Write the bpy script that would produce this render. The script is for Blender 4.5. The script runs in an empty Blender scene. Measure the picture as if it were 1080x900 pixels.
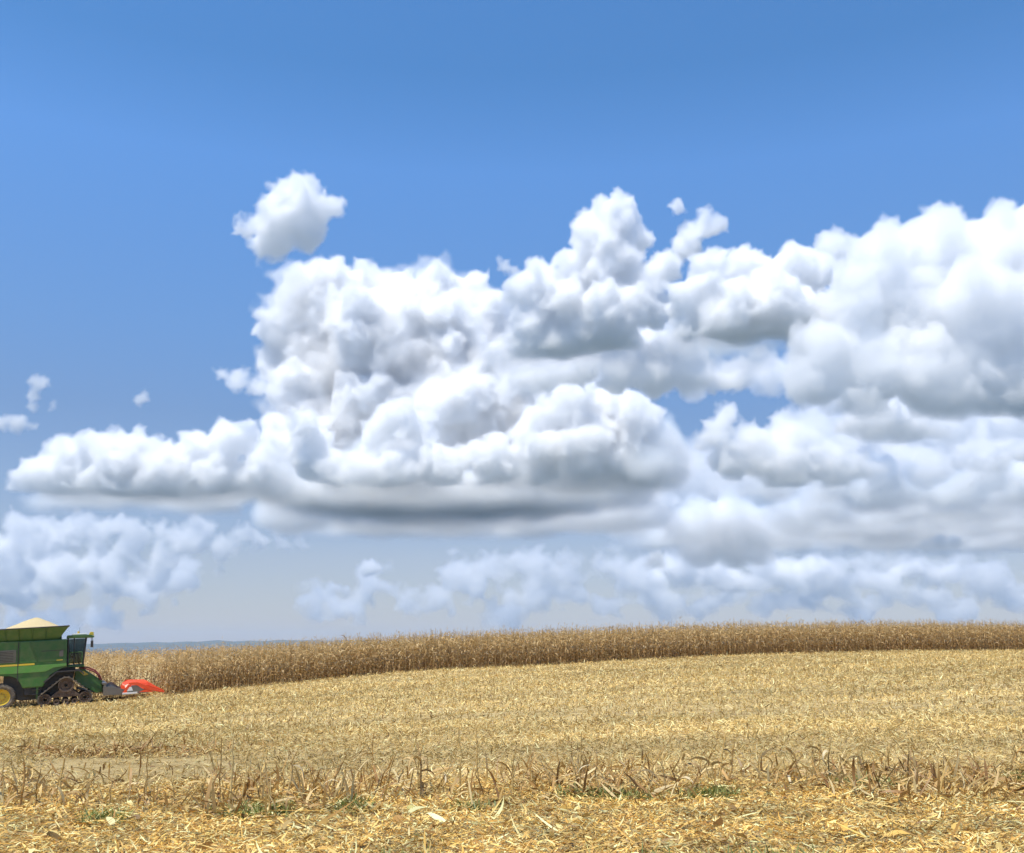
import bpy, bmesh, math, random
import numpy as np
from mathutils import Vector, Matrix

S = bpy.context.scene
C = S.collection

# ------------------------------------------------------------------ camera
F = 1050.0                       # focal length in pixels of the 1080 x 900 photograph
HZ = 682.0                       # row of the true horizon
CAM_Z = 1.7
P = math.atan((HZ - 450.0) / F)
cam = bpy.data.cameras.new('camera')
camo = bpy.data.objects.new('camera', cam)
C.objects.link(camo)
cam.sensor_width = 36.0
cam.lens = 36.0 * F / 1080.0
cam.clip_start = 0.1
cam.clip_end = 120000.0
camo.location = (0, 0, CAM_Z)
camo.rotation_euler = (math.pi / 2 + P, 0, 0)
S.camera = camo

# ------------------------------------------------------------------ sky, sun, exposure
SUN = Vector((-0.26, -0.30, 0.90)).normalized()
w = bpy.data.worlds.new('World')
S.world = w
w.use_nodes = True
wn = w.node_tree
sky = wn.nodes.new('ShaderNodeTexSky')
sky.sky_type = 'NISHITA'
sky.sun_disc = False
sky.dust_density = 0.0
sky.ozone_density = 3.0
sky.sun_elevation = math.asin(SUN.z)
sky.sun_rotation = math.atan2(SUN.x, SUN.y)
geo = wn.nodes.new('ShaderNodeTexCoord')
sepz = wn.nodes.new('ShaderNodeSeparateXYZ')
wn.links.new(geo.outputs['Generated'], sepz.inputs[0])
ramp = wn.nodes.new('ShaderNodeValToRGB')
er = ramp.color_ramp
stops = [(0.0, (.52, .51, .63)), (.085, (.75, .67, .74)), (.22, (.72, .79, .92)), (.30, (.77, .98, 1.18)),
         (.45, (.86, 1.27, 1.60)), (.53, (.67, 1.14, 1.44)), (.62, (.70, 1.20, 1.52))]
er.elements[0].position = stops[0][0]
er.elements[1].position = stops[-1][0]
for p_, c_ in stops[1:-1]:
    er.elements.new(p_)
for e_, (p_, c_) in zip(er.elements, stops):
    e_.position = p_
    e_.color = (c_[0] / 1.5, c_[1] / 1.5, c_[2] / 1.5, 1)
wn.links.new(sepz.outputs['Z'], ramp.inputs[0])
mul = wn.nodes.new('ShaderNodeVectorMath')
mul.operation = 'MULTIPLY'
wn.links.new(sky.outputs[0], mul.inputs[0])
wn.links.new(ramp.outputs[0], mul.inputs[1])
bgn = wn.nodes['Background']
wn.links.new(mul.outputs[0], bgn.inputs[0])
bgn.inputs[1].default_value = 0.15          # 0.10 x the 1.5 taken out of the ramp

sl = bpy.data.lights.new('sun', 'SUN')
sl.energy = 4.0
sl.angle = math.radians(0.5)
sl.color = (1.0, 0.955, 0.865)
so = bpy.data.objects.new('sun', sl)
C.objects.link(so)
so.rotation_euler = SUN.to_track_quat('Z', 'Y').to_euler()

S.view_settings.view_transform = 'Standard'
S.view_settings.look = 'None'
S.view_settings.exposure = 0.4
S.view_settings.gamma = 1.0
S.cycles.max_bounces = 26
S.cycles.diffuse_bounces = 3
S.cycles.glossy_bounces = 3
S.cycles.transmission_bounces = 4
S.cycles.volume_bounces = 24
S.cycles.transparent_max_bounces = 48
S.cycles.use_denoising = True
S.cycles.volume_step_rate = 2.5
S.cycles.use_adaptive_sampling = True
S.cycles.adaptive_threshold = 0.025


# ------------------------------------------------------------------ helpers
def pix(u, v, Y):
    """The point at depth Y along the photograph's pixel (u, v)."""
    a, b = (u - 540.0) / F, (450.0 - v) / F
    d = Vector((a, math.cos(P) - b * math.sin(P), math.sin(P) + b * math.cos(P)))
    return Vector((0, 0, CAM_Z)) + d * (Y / d.y)


def tag(o, label=None, cat=None, group=None, kind=None):
    if label: o['label'] = label
    if cat: o['category'] = cat
    if group: o['group'] = group
    if kind: o['kind'] = kind
    return o


def raw_mesh(name, V, Q, col=None, smooth=False):
    """numpy verts and faces (all of one size) -> mesh, with an own colour per vertex in the attribute 'tint'."""
    V = np.ascontiguousarray(V, np.float32)
    Q = np.ascontiguousarray(Q, np.int32)
    me = bpy.data.meshes.new(name)
    me.vertices.add(len(V))
    me.vertices.foreach_set('co', V.ravel())
    k = Q.shape[1]
    me.loops.add(Q.size)
    me.loops.foreach_set('vertex_index', Q.ravel())
    me.polygons.add(len(Q))
    me.polygons.foreach_set('loop_start', np.arange(0, Q.size, k, dtype=np.int32))
    me.polygons.foreach_set('loop_total', np.full(len(Q), k, np.int32))
    if smooth:
        me.polygons.foreach_set('use_smooth', np.ones(len(Q), bool))
    me.update(calc_edges=True)
    if col is not None:
        at = me.attributes.new('tint', 'FLOAT_COLOR', 'POINT')
        c4 = np.ones((len(V), 4), np.float32)
        c4[:, :3] = col
        at.data.foreach_set('color', c4.ravel())
    return me


def link(name, me, mat=None, parent=None):
    o = bpy.data.objects.new(name, me)
    C.objects.link(o)
    if mat is not None:
        me.materials.append(mat)
    if parent is not None:
        o.parent = parent
    return o


def mat_plain(name, col, rough=0.5, metal=0.0, spec=0.5, bump=0.0, bscale=20.0, var=0.0, vscale=4.0, dust=None, dscale=3.0, damt=0.0):
    m = bpy.data.materials.new(name)
    m.use_nodes = True
    n = m.node_tree
    b = n.nodes['Principled BSDF']
    b.inputs['Roughness'].default_value = rough
    b.inputs['Metallic'].default_value = metal
    b.inputs['Specular IOR Level'].default_value = spec
    b.inputs['Base Color'].default_value = (*col, 1)
    tc = n.nodes.new('ShaderNodeTexCoord')
    src = None
    if var:
        no = n.nodes.new('ShaderNodeTexNoise')
        no.inputs['Scale'].default_value = vscale
        no.inputs['Detail'].default_value = 6
        n.links.new(tc.outputs['Object'], no.inputs['Vector'])
        mx = n.nodes.new('ShaderNodeMix')
        mx.data_type = 'RGBA'
        mx.inputs['A'].default_value = (*[c * (1 - var) for c in col], 1)
        mx.inputs['B'].default_value = (*[min(1, c * (1 + var)) for c in col], 1)
        n.links.new(no.outputs['Fac'], mx.inputs['Factor'])
        src = mx.outputs['Result']
    if dust is not None:
        no = n.nodes.new('ShaderNodeTexNoise')
        no.inputs['Scale'].default_value = dscale
        no.inputs['Detail'].default_value = 8
        no.inputs['Roughness'].default_value = 0.7
        n.links.new(tc.outputs['Object'], no.inputs['Vector'])
        mr = n.nodes.new('ShaderNodeMapRange')
        mr.inputs['From Min'].default_value = 0.35
        mr.inputs['From Max'].default_value = 0.7
        mr.inputs['To Max'].default_value = damt
        n.links.new(no.outputs['Fac'], mr.inputs['Value'])
        mx = n.nodes.new('ShaderNodeMix')
        mx.data_type = 'RGBA'
        mx.inputs['A'].default_value = (*col, 1)
        mx.inputs['B'].default_value = (*dust, 1)
        if src is not None:
            n.links.new(src, mx.inputs['A'])
        n.links.new(mr.outputs['Result'], mx.inputs['Factor'])
        src = mx.outputs['Result']
    if src is not None:
        n.links.new(src, b.inputs['Base Color'])
    if bump:
        no = n.nodes.new('ShaderNodeTexNoise')
        no.inputs['Scale'].default_value = bscale
        no.inputs['Detail'].default_value = 5
        n.links.new(tc.outputs['Object'], no.inputs['Vector'])
        bp = n.nodes.new('ShaderNodeBump')
        bp.inputs['Strength'].default_value = bump
        bp.inputs['Distance'].default_value = 0.05
        n.links.new(no.outputs['Fac'], bp.inputs['Height'])
        n.links.new(bp.outputs['Normal'], b.inputs['Normal'])
    return m


def mat_leaf(name, trans=0.25):
    """dry leaf or straw: own colour from 'tint', a little light passing through."""
    m = bpy.data.materials.new(name)
    m.use_nodes = True
    n = m.node_tree
    n.nodes.remove(n.nodes['Principled BSDF'])
    a = n.nodes.new('ShaderNodeAttribute')
    a.attribute_name = 'tint'
    d = n.nodes.new('ShaderNodeBsdfDiffuse')
    t = n.nodes.new('ShaderNodeBsdfTranslucent')
    g = n.nodes.new('ShaderNodeBsdfGlossy')
    g.inputs['Roughness'].default_value = 0.55
    g.inputs['Color'].default_value = (1, 1, 1, 1)
    x = n.nodes.new('ShaderNodeMixShader')
    x.inputs[0].default_value = trans
    y = n.nodes.new('ShaderNodeMixShader')
    y.inputs[0].default_value = 0.03
    n.links.new(a.outputs['Color'], d.inputs[0])
    n.links.new(a.outputs['Color'], t.inputs[0])
    n.links.new(d.outputs[0], x.inputs[1])
    n.links.new(t.outputs[0], x.inputs[2])
    n.links.new(x.outputs[0], y.inputs[1])
    n.links.new(g.outputs[0], y.inputs[2])
    n.links.new(y.outputs[0], n.nodes['Material Output'].inputs['Surface'])
    return m


class Geo:
    """collects ribbons and tubes as quads with a colour per piece."""
    def __init__(self):
        self.V, self.Q, self.K, self.n = [], [], [], 0

    def add(self, V, Q, K):
        self.V.append(V); self.Q.append(Q + self.n); self.K.append(K); self.n += len(V)

    def ribbons(self, pos, az, length, width, pitch, curl, col, K=3, roll=None, tip=0.15, kink=None):
        """N bent strips. pitch: start angle over the horizontal, curl: change of pitch along the strip."""
        N = len(pos)
        t = np.linspace(0, 1, K + 1)
        pts = np.zeros((N, K + 1, 3))
        pts[:, 0] = pos
        seg = (length / K)[:, None]
        azk = az.copy()
        for k in range(K):
            pk = pitch + curl * (k + 0.5) / K
            if kink is not None:
                azk = azk + kink / K
            pts[:, k + 1, 0] = pts[:, k, 0] + seg[:, 0] * np.cos(pk) * np.cos(azk)
            pts[:, k + 1, 1] = pts[:, k, 1] + seg[:, 0] * np.cos(pk) * np.sin(azk)
            pts[:, k + 1, 2] = pts[:, k, 2] + seg[:, 0] * np.sin(pk)
        side = np.stack([-np.sin(az), np.cos(az), np.zeros(N)], 1)
        if roll is not None:
            fw = pts[:, 1] - pts[:, 0]
            fw /= np.linalg.norm(fw, axis=1)[:, None] + 1e-9
            up = np.cross(fw, side)
            side = side * np.cos(roll)[:, None] + up * np.sin(roll)[:, None]
        prof = np.interp(t, [0, .3, .75, 1], [.6, 1, .8, tip])
        hw = 0.5 * width[:, None] * prof[None]
        L = pts + side[:, None, :] * hw[..., None]
        R = pts - side[:, None, :] * hw[..., None]
        V = np.stack([L, R], 2).reshape(-1, 3)
        b = (np.arange(N) * 2 * (K + 1))[:, None] + 2 * np.arange(K)[None]
        Q = np.stack([b, b + 1, b + 3, b + 2], -1).reshape(-1, 4)
        self.add(V, Q, np.repeat(col, 2 * (K + 1), 0))

    def tubes(self, pts, rad, col, s=3, phase=0.0):
        """N near-upright tubes. pts (N, K+1, 3), rad (N, K+1)."""
        N, K1 = pts.shape[:2]
        a = np.arange(s) * 2 * math.pi / s + phase
        ring = np.stack([np.cos(a), np.sin(a), np.zeros(s)], 1)
        V = (pts[:, :, None, :] + ring[None, None] * rad[:, :, None, None]).reshape(-1, 3)
        base = (np.arange(N) * K1 * s)[:, None, None] + (np.arange(K1 - 1) * s)[None, :, None]
        i = np.arange(s)
        j = (i + 1) % s
        Q = np.stack([base + i, base + j, base + s + j, base + s + i], -1).reshape(-1, 4)
        self.add(V, Q, np.repeat(col, K1 * s, 0))

    def mesh(self, name):
        return raw_mesh(name, np.concatenate(self.V), np.concatenate(self.Q), np.concatenate(self.K))


def palette(rng, n, cols, wts, jit=0.12):
    cols = np.array(cols)
    idx = rng.choice(len(cols), n, p=np.array(wts) / np.sum(wts))
    c = cols[idx]
    j = rng.uniform(0, 1, (n, 1))
    c = c * (1 - j * 0.5) + cols[rng.choice(len(cols), n, p=np.array(wts) / np.sum(wts))] * j * 0.5
    return np.clip(c * rng.normal(1, jit, (n, 1)), 0.01, 0.9)


# ------------------------------------------------------------------ terrain
EA = math.atan(0.445)                               # direction of the edge of the standing corn
E_ = np.array([math.cos(EA), math.sin(EA)])
N_ = np.array([-math.sin(EA), math.cos(EA)])
P0 = np.array([-21.1, 60.0])                        # the edge at the tip of the corn head


def edge_depth(u):
    """depth of the corn edge on the column u"""
    a = (u - 540.0) / F / math.cos(P) * 0.985
    return (P0[1] + 0.445 * 21.1) / (1 - 0.445 * a)


ctrl = []
for x in (-14, 0, 14):
    for y in (-8, 0, 9, 16):
        ctrl.append((x, y, 0.012 * x))
for u, v in ((0, 750), (85, 745), (170, 735), (250, 726), (350, 717), (450, 707), (560, 703.5), (640, 698), (740, 693), (900, 688), (1080, 686)):
    p = pix(u, v, edge_depth(u))
    ctrl.append(tuple(p))
CORN_H = 2.25
for u, v in ((0, 685), (170, 682), (350, 673), (540, 665), (680, 660.5), (800, 657.5), (950, 657), (1080, 660), (1200, 665)):
    p = pix(u, v, 112)
    ctrl.append((p.x, p.y, p.z - CORN_H))
    ctrl.append((p.x * 1.55, p.y * 1.55, p.z * .8 - CORN_H - 0.9))
ctrl = np.array(ctrl)


def _phi(r2):
    return r2 * np.log(r2 + 1e-9)


_n = len(ctrl)
_d2 = ((ctrl[:, None, :2] - ctrl[None, :, :2]) ** 2).sum(-1) / 1e4
_A = np.zeros((_n + 3, _n + 3))
_A[:_n, :_n] = _phi(_d2) + np.eye(_n) * 2e-3
_A[:_n, _n:] = np.c_[np.ones(_n), ctrl[:, :2] / 100]
_A[_n:, :_n] = _A[:_n, _n:].T
_w = np.linalg.solve(_A, np.r_[ctrl[:, 2], 0, 0, 0])


def ground_z(x, y):
    x = np.asarray(x, float); y = np.asarray(y, float)
    xc = np.clip(x, -90, 110); yc = np.clip(y, -20, 180)
    sh = xc.shape
    q = np.stack([xc.ravel(), yc.ravel()], 1)
    out = np.empty(len(q))
    for i in range(0, len(q), 40000):
        qq = q[i:i + 40000]
        d2 = ((qq[:, None] - ctrl[None, :, :2]) ** 2).sum(-1) / 1e4
        out[i:i + 40000] = _phi(d2) @ _w[:_n] + _w[_n] + (qq / 100) @ _w[_n + 1:]
    z = out.reshape(sh)
    far = np.clip((np.hypot(x - 10, y - 60) - 110) / 150, 0, 1)
    far = far * far * (3 - 2 * far)
    und = 0.035 * np.sin(x * 1.7 + 2 * np.sin(y * .6)) * np.sin(y * 1.1 + 1.3 * np.sin(x * .5))
    return z * (1 - far) + far * (-4.5) + und * (1 - far)


def spaced(a, b, near, growth, far):
    out = [0.0]
    st = near
    while out[-1] < far:
        out.append(out[-1] + st)
        if out[-1] > b:
            st *= growth
    return np.array(out)


xs = spaced(0, 60, 0.9, 1.22, 30000)
xs = np.r_[-xs[::-1][:-1], xs]
ysf = spaced(0, 130, 0.7, 1.2, 45000)
ysb = spaced(0, 10, 1.0, 1.5, 20000)
ys = np.r_[-ysb[::-1][:-1], ysf]
X, Y = np.meshgrid(xs, ys)
Z = ground_z(X, Y)
nx, ny = len(xs), len(ys)
ii = (np.arange(ny - 1)[:, None] * nx + np.arange(nx - 1)[None]).ravel()
gm = raw_mesh('ground', np.stack([X, Y, Z], -1).reshape(-1, 3), np.stack([ii, ii + 1, ii + nx + 1, ii + nx], 1), smooth=True)


def mat_ground():
    m = bpy.data.materials.new('field_soil_and_chaff')
    m.use_nodes = True
    n = m.node_tree
    b = n.nodes['Principled BSDF']
    b.inputs['Roughness'].default_value = 0.95
    b.inputs['Specular IOR Level'].default_value = 0.15
    tc = n.nodes.new('ShaderNodeTexCoord')
    mp = n.nodes.new('ShaderNodeMapping')
    mp.inputs['Rotation'].default_value = (0, 0, -EA)
    mp.inputs['Scale'].default_value = (.6, 1.6, 1)
    n.links.new(tc.outputs['Object'], mp.inputs['Vector'])

    def noise(scale, det, rough=.6):
        q = n.nodes.new('ShaderNodeTexNoise')
        q.inputs['Scale'].default_value = scale
        q.inputs['Detail'].default_value = det
        q.inputs['Roughness'].default_value = rough
        n.links.new(mp.outputs[0], q.inputs['Vector'])
        return q
    fine, mid, big = noise(14, 8, .75), noise(1.3, 5), noise(.11, 4)
    r = n.nodes.new('ShaderNodeValToRGB')
    r.color_ramp.elements[0].position = .34
    r.color_ramp.elements[0].color = (.17, .105, .05, 1)
    r.color_ramp.elements[1].position = .62
    r.color_ramp.elements[1].color = (.68, .52, .25, 1)
    e = r.color_ramp.elements.new(.46)
    e.color = (.48, .34, .14, 1)
    ad = n.nodes.new('ShaderNodeMath'); ad.operation = 'MULTIPLY_ADD'
    ad.inputs[1].default_value = .5
    n.links.new(mid.outputs['Fac'], ad.inputs[0])
    m2 = n.nodes.new('ShaderNodeMath'); m2.operation = 'MULTIPLY'
    m2.inputs[1].default_value = .5
    n.links.new(fine.outputs['Fac'], m2.inputs[0])
    n.links.new(m2.outputs[0], ad.inputs[2])
    n.links.new(ad.outputs[0], r.inputs[0])
    mx = n.nodes.new('ShaderNodeMix'); mx.data_type = 'RGBA'; mx.blend_type = 'MULTIPLY'
    mr = n.nodes.new('ShaderNodeMapRange')
    mr.inputs['From Min'].default_value = .3; mr.inputs['From Max'].default_value = .7
    mr.inputs['To Min'].default_value = .8; mr.inputs['To Max'].default_value = 1.15
    n.links.new(big.outputs['Fac'], mr.inputs['Value'])
    mx.inputs['Factor'].default_value = 1
    n.links.new(r.outputs[0], mx.inputs['A'])
    n.links.new(mr.outputs[0], mx.inputs['B'])
    # beyond the crest: unseen land, tinted blue to light the cloud bases from below
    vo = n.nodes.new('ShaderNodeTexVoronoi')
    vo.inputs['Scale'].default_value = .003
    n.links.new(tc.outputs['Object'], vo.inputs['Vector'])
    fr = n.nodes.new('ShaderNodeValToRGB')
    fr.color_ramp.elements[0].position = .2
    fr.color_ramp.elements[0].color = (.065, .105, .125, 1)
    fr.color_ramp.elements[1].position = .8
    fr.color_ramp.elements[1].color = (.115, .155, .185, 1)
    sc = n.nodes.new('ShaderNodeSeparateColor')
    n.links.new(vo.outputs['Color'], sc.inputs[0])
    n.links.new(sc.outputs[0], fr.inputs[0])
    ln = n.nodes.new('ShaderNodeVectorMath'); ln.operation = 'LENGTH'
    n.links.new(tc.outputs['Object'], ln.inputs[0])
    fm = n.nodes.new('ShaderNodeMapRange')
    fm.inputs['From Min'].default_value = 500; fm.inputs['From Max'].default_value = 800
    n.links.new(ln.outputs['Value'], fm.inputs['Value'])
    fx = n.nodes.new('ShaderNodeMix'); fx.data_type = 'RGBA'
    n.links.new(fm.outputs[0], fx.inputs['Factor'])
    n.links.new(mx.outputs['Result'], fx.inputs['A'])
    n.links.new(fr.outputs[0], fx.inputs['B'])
    n.links.new(fx.outputs['Result'], b.inputs['Base Color'])
    bp = n.nodes.new('ShaderNodeBump')
    bp.inputs['Strength'].default_value = .9
    bp.inputs['Distance'].default_value = .06
    n.links.new(fine.outputs['Fac'], bp.inputs['Height'])
    n.links.new(bp.outputs['Normal'], b.inputs['Normal'])
    return m


ground = link('ground', gm, mat_ground())
tag(ground, 'pale straw covered harvested field rising gently to the right', kind='structure')

# far ridge
hx = np.linspace(-9000, 9000, 181)
prof = np.interp(hx, [-9000, -4200, -3000, -2300, -1900, -1300, -700, 0, 2500, 9000], [0, 5, 12, 26, 36, 42, 40, 34, 20, 10])
prof += 4 * np.sin(hx / 130.) * np.sin(hx / 47. + 1) + 2.5 * np.sin(hx / 31.)
rows = []
for yy, k in ((5600, 0.0), (6000, .55), (6400, .9), (6600, 1.0), (7000, .8), (8200, 0)):
    rows.append(np.stack([hx, np.full_like(hx, yy), -6 + (prof + 6) * k], 1))
hv = np.concatenate(rows)
nh = len(hx)
ii = (np.arange(5)[:, None] * nh + np.arange(nh - 1)[None]).ravel()
hills = link('hills', raw_mesh('hills', hv, np.stack([ii, ii + 1, ii + nh + 1, ii + nh], 1), smooth=True),
             mat_plain('far_woodland', (.06, .075, .04), .95, spec=.1, var=.5, vscale=.02, bump=.3, bscale=.05))
tag(hills, 'long low wooded ridge on the horizon', kind='structure')

# ------------------------------------------------------------------ clouds: bodies of droplets, each a closed mesh filled with scattering air
ICO = {}


def ico(n):
    if n not in ICO:
        bm = bmesh.new()
        bmesh.ops.create_icosphere(bm, subdivisions=n, radius=1)
        ICO[n] = (np.array([v.co[:] for v in bm.verts]), np.array([[v.index for v in f.verts] for f in bm.faces]))
        bm.free()
    return ICO[n]


def rdir(rng, up):
    v = Vector((rng.gauss(0, 1), rng.gauss(0, 1), rng.gauss(0, 1) + up))
    return v.normalized() if v.length > .1 else Vector((0, 0, 1))


def mat_cloud(dens, k, zb, g=0.3, col=(.95, .959, .97)):
    """droplets in the tint col: the fog grid's density, thinned by a noise towards the rim and by the level of the base."""
    m = bpy.data.materials.new('cloud_droplets')
    m.use_nodes = True
    n = m.node_tree
    n.nodes.remove(n.nodes['Principled BSDF'])
    s = n.nodes.new('ShaderNodeVolumeScatter')
    s.inputs['Color'].default_value = (*col, 1)
    s.inputs['Anisotropy'].default_value = g
    a = n.nodes.new('ShaderNodeAttribute')
    a.attribute_name = 'density'
    mu = n.nodes.new('ShaderNodeMath'); mu.operation = 'MULTIPLY'
    n.links.new(a.outputs['Fac'], mu.inputs[0])
    mu.inputs[1].default_value = dens
    if NOISY:
        ge = n.nodes.new('ShaderNodeNewGeometry')
        no = n.nodes.new('ShaderNodeTexNoise')
        no.inputs['Scale'].default_value = 1.0 / (11 * k)
        no.inputs['Detail'].default_value = 1.5
        no.inputs['Roughness'].default_value = .6
        n.links.new(ge.outputs['Position'], no.inputs['Vector'])
        su = n.nodes.new('ShaderNodeMath'); su.operation = 'MULTIPLY_ADD'       # density + 1.6 (noise - .62)
        su.inputs[1].default_value = 1.8
        n.links.new(no.outputs['Fac'], su.inputs[0])
        su.inputs[2].default_value = -1.1
        ad = n.nodes.new('ShaderNodeMath'); ad.operation = 'ADD'; ad.use_clamp = True
        sc = n.nodes.new('ShaderNodeMath'); sc.operation = 'MULTIPLY'
        sc.inputs[1].default_value = 1.6
        n.links.new(a.outputs['Fac'], sc.inputs[0])
        n.links.new(sc.outputs[0], ad.inputs[0])
        n.links.new(su.outputs[0], ad.inputs[1])
        n.links.new(ad.outputs[0], mu.inputs[0])
    if zb is not None:       # the level base thins out over its lowest rows
        ge = n.nodes.new('ShaderNodeNewGeometry')
        sz = n.nodes.new('ShaderNodeSeparateXYZ')
        n.links.new(ge.outputs['Position'], sz.inputs[0])
        fr = n.nodes.new('ShaderNodeMapRange')
        fr.inputs['From Min'].default_value = zb - 8 * k
        fr.inputs['From Max'].default_value = zb + 22 * k
        fr.inputs['To Min'].default_value = .06
        n.links.new(sz.outputs['Z'], fr.inputs['Value'])
        m2 = n.nodes.new('ShaderNodeMath'); m2.operation = 'MULTIPLY'
        n.links.new(mu.outputs[0], m2.inputs[0])
        n.links.new(fr.outputs[0], m2.inputs[1])
        mu = m2
    n.links.new(mu.outputs[0], s.inputs['Density'])
    n.links.new(s.outputs[0], n.nodes['Material Output'].inputs['Volume'])
    return m


NOISY = False


def fog(src, mt, voxel, band, name):
    """a fog grid filled from the closed mesh: it thickens from nothing at the surface to full at BAND inside."""
    vd = bpy.data.volumes.new(name)
    vo = bpy.data.objects.new(name, vd)
    C.objects.link(vo)
    vd.materials.append(mt)
    md = vo.modifiers.new('fog', 'MESH_TO_VOLUME')
    md.object = src
    md.density = 1.0
    md.resolution_mode = 'VOXEL_SIZE'
    md.voxel_size = voxel
    md.interior_band_width = band
    return vo


NOISE = {}


def cloud_body(first, k, rng, mfp, vox, kids, rough, zb, rmed, fine=True, band=3.4, col=(.975, .967, .957), flatten=1.0):
    """one closed mesh of heaped billows: first = [(centre, radius)]"""
    sp = []
    for c, R in first:
        sp.append((c, R * .84, 3))
        for i in range(kids):
            d = rdir(rng, .4)
            r1 = R * rng.uniform(.22, .46)
            c1 = c + d * (R * 1.0 - r1 * .7)
            sp.append((c1, r1, 3))
            if r1 / k < 2.5 or not fine:
                continue
            for j in range(10):
                d2 = (rdir(rng, .3) + d * .6).normalized()
                r2 = r1 * rng.uniform(.22, .48)
                c2 = c1 + d2 * (r1 - r2 * .35)
                sp.append((c2, r2, 2))
                if r2 / k < 3.2:
                    continue
                for l in range(6):
                    d3 = (rdir(rng, .2) + d2 * .7).normalized()
                    r3 = r2 * rng.uniform(.25, .45)
                    sp.append((c2 + d3 * (r2 - r3 * .3), r3, 2))
    V, Q, o = [], [], 0
    for c, r, n in sp:
        v, f = ico(n)
        V.append(v * r * np.array([1, 1, flatten]) + np.array(c)); Q.append(f + o); o += len(v)
    V = np.concatenate(V)
    W = np.zeros_like(V)
    for wl, am in ((70, 8), (33, 6), (16, 4), (8, 2.0)):
        if wl > 2.6 * rmed:
            continue
        am *= .6 * min(1, rmed / 22)
        for ax in range(3):
            for _ in range(2):
                kv = np.array(rdir(rng, 0)) * 2 * math.pi / (wl * k * rng.uniform(.7, 1.4))
                W[:, ax] += am * k * rough * .66 * np.sin(V @ kv + rng.uniform(0, 6.28))
    V = V + W
    ob = bpy.data.objects.new('cumulus_cloud', raw_mesh('cumulus_cloud', V, np.concatenate(Q)))
    C.objects.link(ob)
    m = ob.modifiers.new('r', 'REMESH')
    m.mode = 'VOXEL'; m.voxel_size = vox * k
    for sc, st in ((9, 3.0), (4, 2.4), (2.0, 1.5)) if fine else ((14, 6),):
        tx = bpy.data.textures.new('billow', 'CLOUDS')
        tx.noise_scale = sc * k; tx.noise_depth = 2; tx.noise_basis = 'ORIGINAL_PERLIN'
        m = ob.modifiers.new('d', 'DISPLACE')
        m.texture = tx; m.texture_coords = 'GLOBAL'; m.strength = st * k * rough; m.mid_level = .5
    ev = ob.evaluated_get(bpy.context.evaluated_depsgraph_get())
    me = bpy.data.meshes.new_from_object(ev)
    old = ob.data
    ob.modifiers.clear()
    ob.data = me
    bpy.data.meshes.remove(old)
    me.name = 'cumulus_cloud'
    n = len(me.vertices)
    a = np.empty(n * 3, np.float32)
    me.vertices.foreach_get('co', a)
    a = a.reshape(-1, 3)
    if zb is not None:
        zl = zb + k * .45 * (3.0 * np.sin(a[:, 0] / (31 * k) + 2 * np.sin(a[:, 1] / (90 * k))) + 2.2 * np.sin(a[:, 0] / (13 * k) + a[:, 1] / (60 * k)))
        a[:, 2] = np.where(a[:, 2] < zl, zl + (a[:, 2] - zl) * .22, a[:, 2])
    me.vertices.foreach_set('co', a.ravel())
    me.update()
    me.materials.clear()
    C.objects.unlink(ob)
    ob.name = 'outline'
    cen = a.mean(0)
    me.transform(Matrix.Translation(-Vector(cen)))
    ob.location = cen
    vo = fog(ob, mat_cloud(1.0 / (mfp * k), k, zb, col=col), vox * k * 1.0, band * k, 'cumulus_cloud')
    vo.location = cen
    return vo


def cloud(label, puffs, D, base_v=None, mfp=4.5, seed=1, vox=1.5, kids=16, rough=1.0, deck=(), dmfp=26.0, halo=0, hmfp=26.0, flatten=1.0, col=(.975, .967, .957)):
    """puffs: (column, row, radius[, extra depth in metres]) at distance D; mfp: mean free path in photo pixels;
    deck: (column from, to, depth from, to, radius in rows): the thin, soft sheet along the level base."""
    rng = random.Random(seed)
    k = D / F
    zb = pix(540, base_v, D).z if base_v is not None else None
    first = []
    for q in puffs:
        u, v, r = q[:3]
        R = r * k
        dd = q[3] if len(q) > 3 else rng.uniform(-1, 1) * R * .45
        first.append((pix(u, v, D + dd), R))
    rmed = float(np.median([q[2] for q in puffs]))
    ob = cloud_body(first, k, rng, mfp, vox, kids, rough, zb, rmed, flatten=flatten, col=col)
    tag(ob, label, 'cloud', 'cumulus clouds over the field')
    if halo:         # thin outer vapour that feathers the outline
        hv = cloud_body([(c, R * .97 + halo * k) for c, R in first], k, random.Random(seed + 1), hmfp, vox * 1.7, 12, rough * 1.6, zb - 4 * k if zb is not None else None, rmed, False)
        hv.name = hv.data.name = 'cloud_veil'
        hv.parent = ob
        hv.matrix_parent_inverse = Matrix.Translation(-ob.location)
    low = []
    for u0, u1, d0, d1, r in deck:
        R = r * k
        dp = d0
        while dp <= d1:
            x = (u0 - 540) / F * dp + rng.uniform(-1, 1.5) * R
            xe = (u1 - 540) / F * dp + rng.uniform(-1.5, 1) * R
            while x <= xe:
                Rr = R * rng.uniform(.55, 1.2)
                low.append((Vector((x + rng.uniform(-.3, .3) * R, dp + rng.uniform(-.3, .3) * R, zb + Rr * rng.uniform(-.1, .45))), Rr))
                x += R * 1.0
            dp += R * 1.15
    if low:
        lb = cloud_body(low, k, rng, dmfp, vox * 1.8, 9, rough, zb - 5 * k, 30, False, 14.0, (.87, .93, .995))  # base droplets tinted blue, standing in for airlight and bluish shade
        lb.name = lb.data.name = 'cloud_base'
        lb.parent = ob
        lb.matrix_parent_inverse = Matrix.Translation(-ob.location)
    return ob


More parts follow.
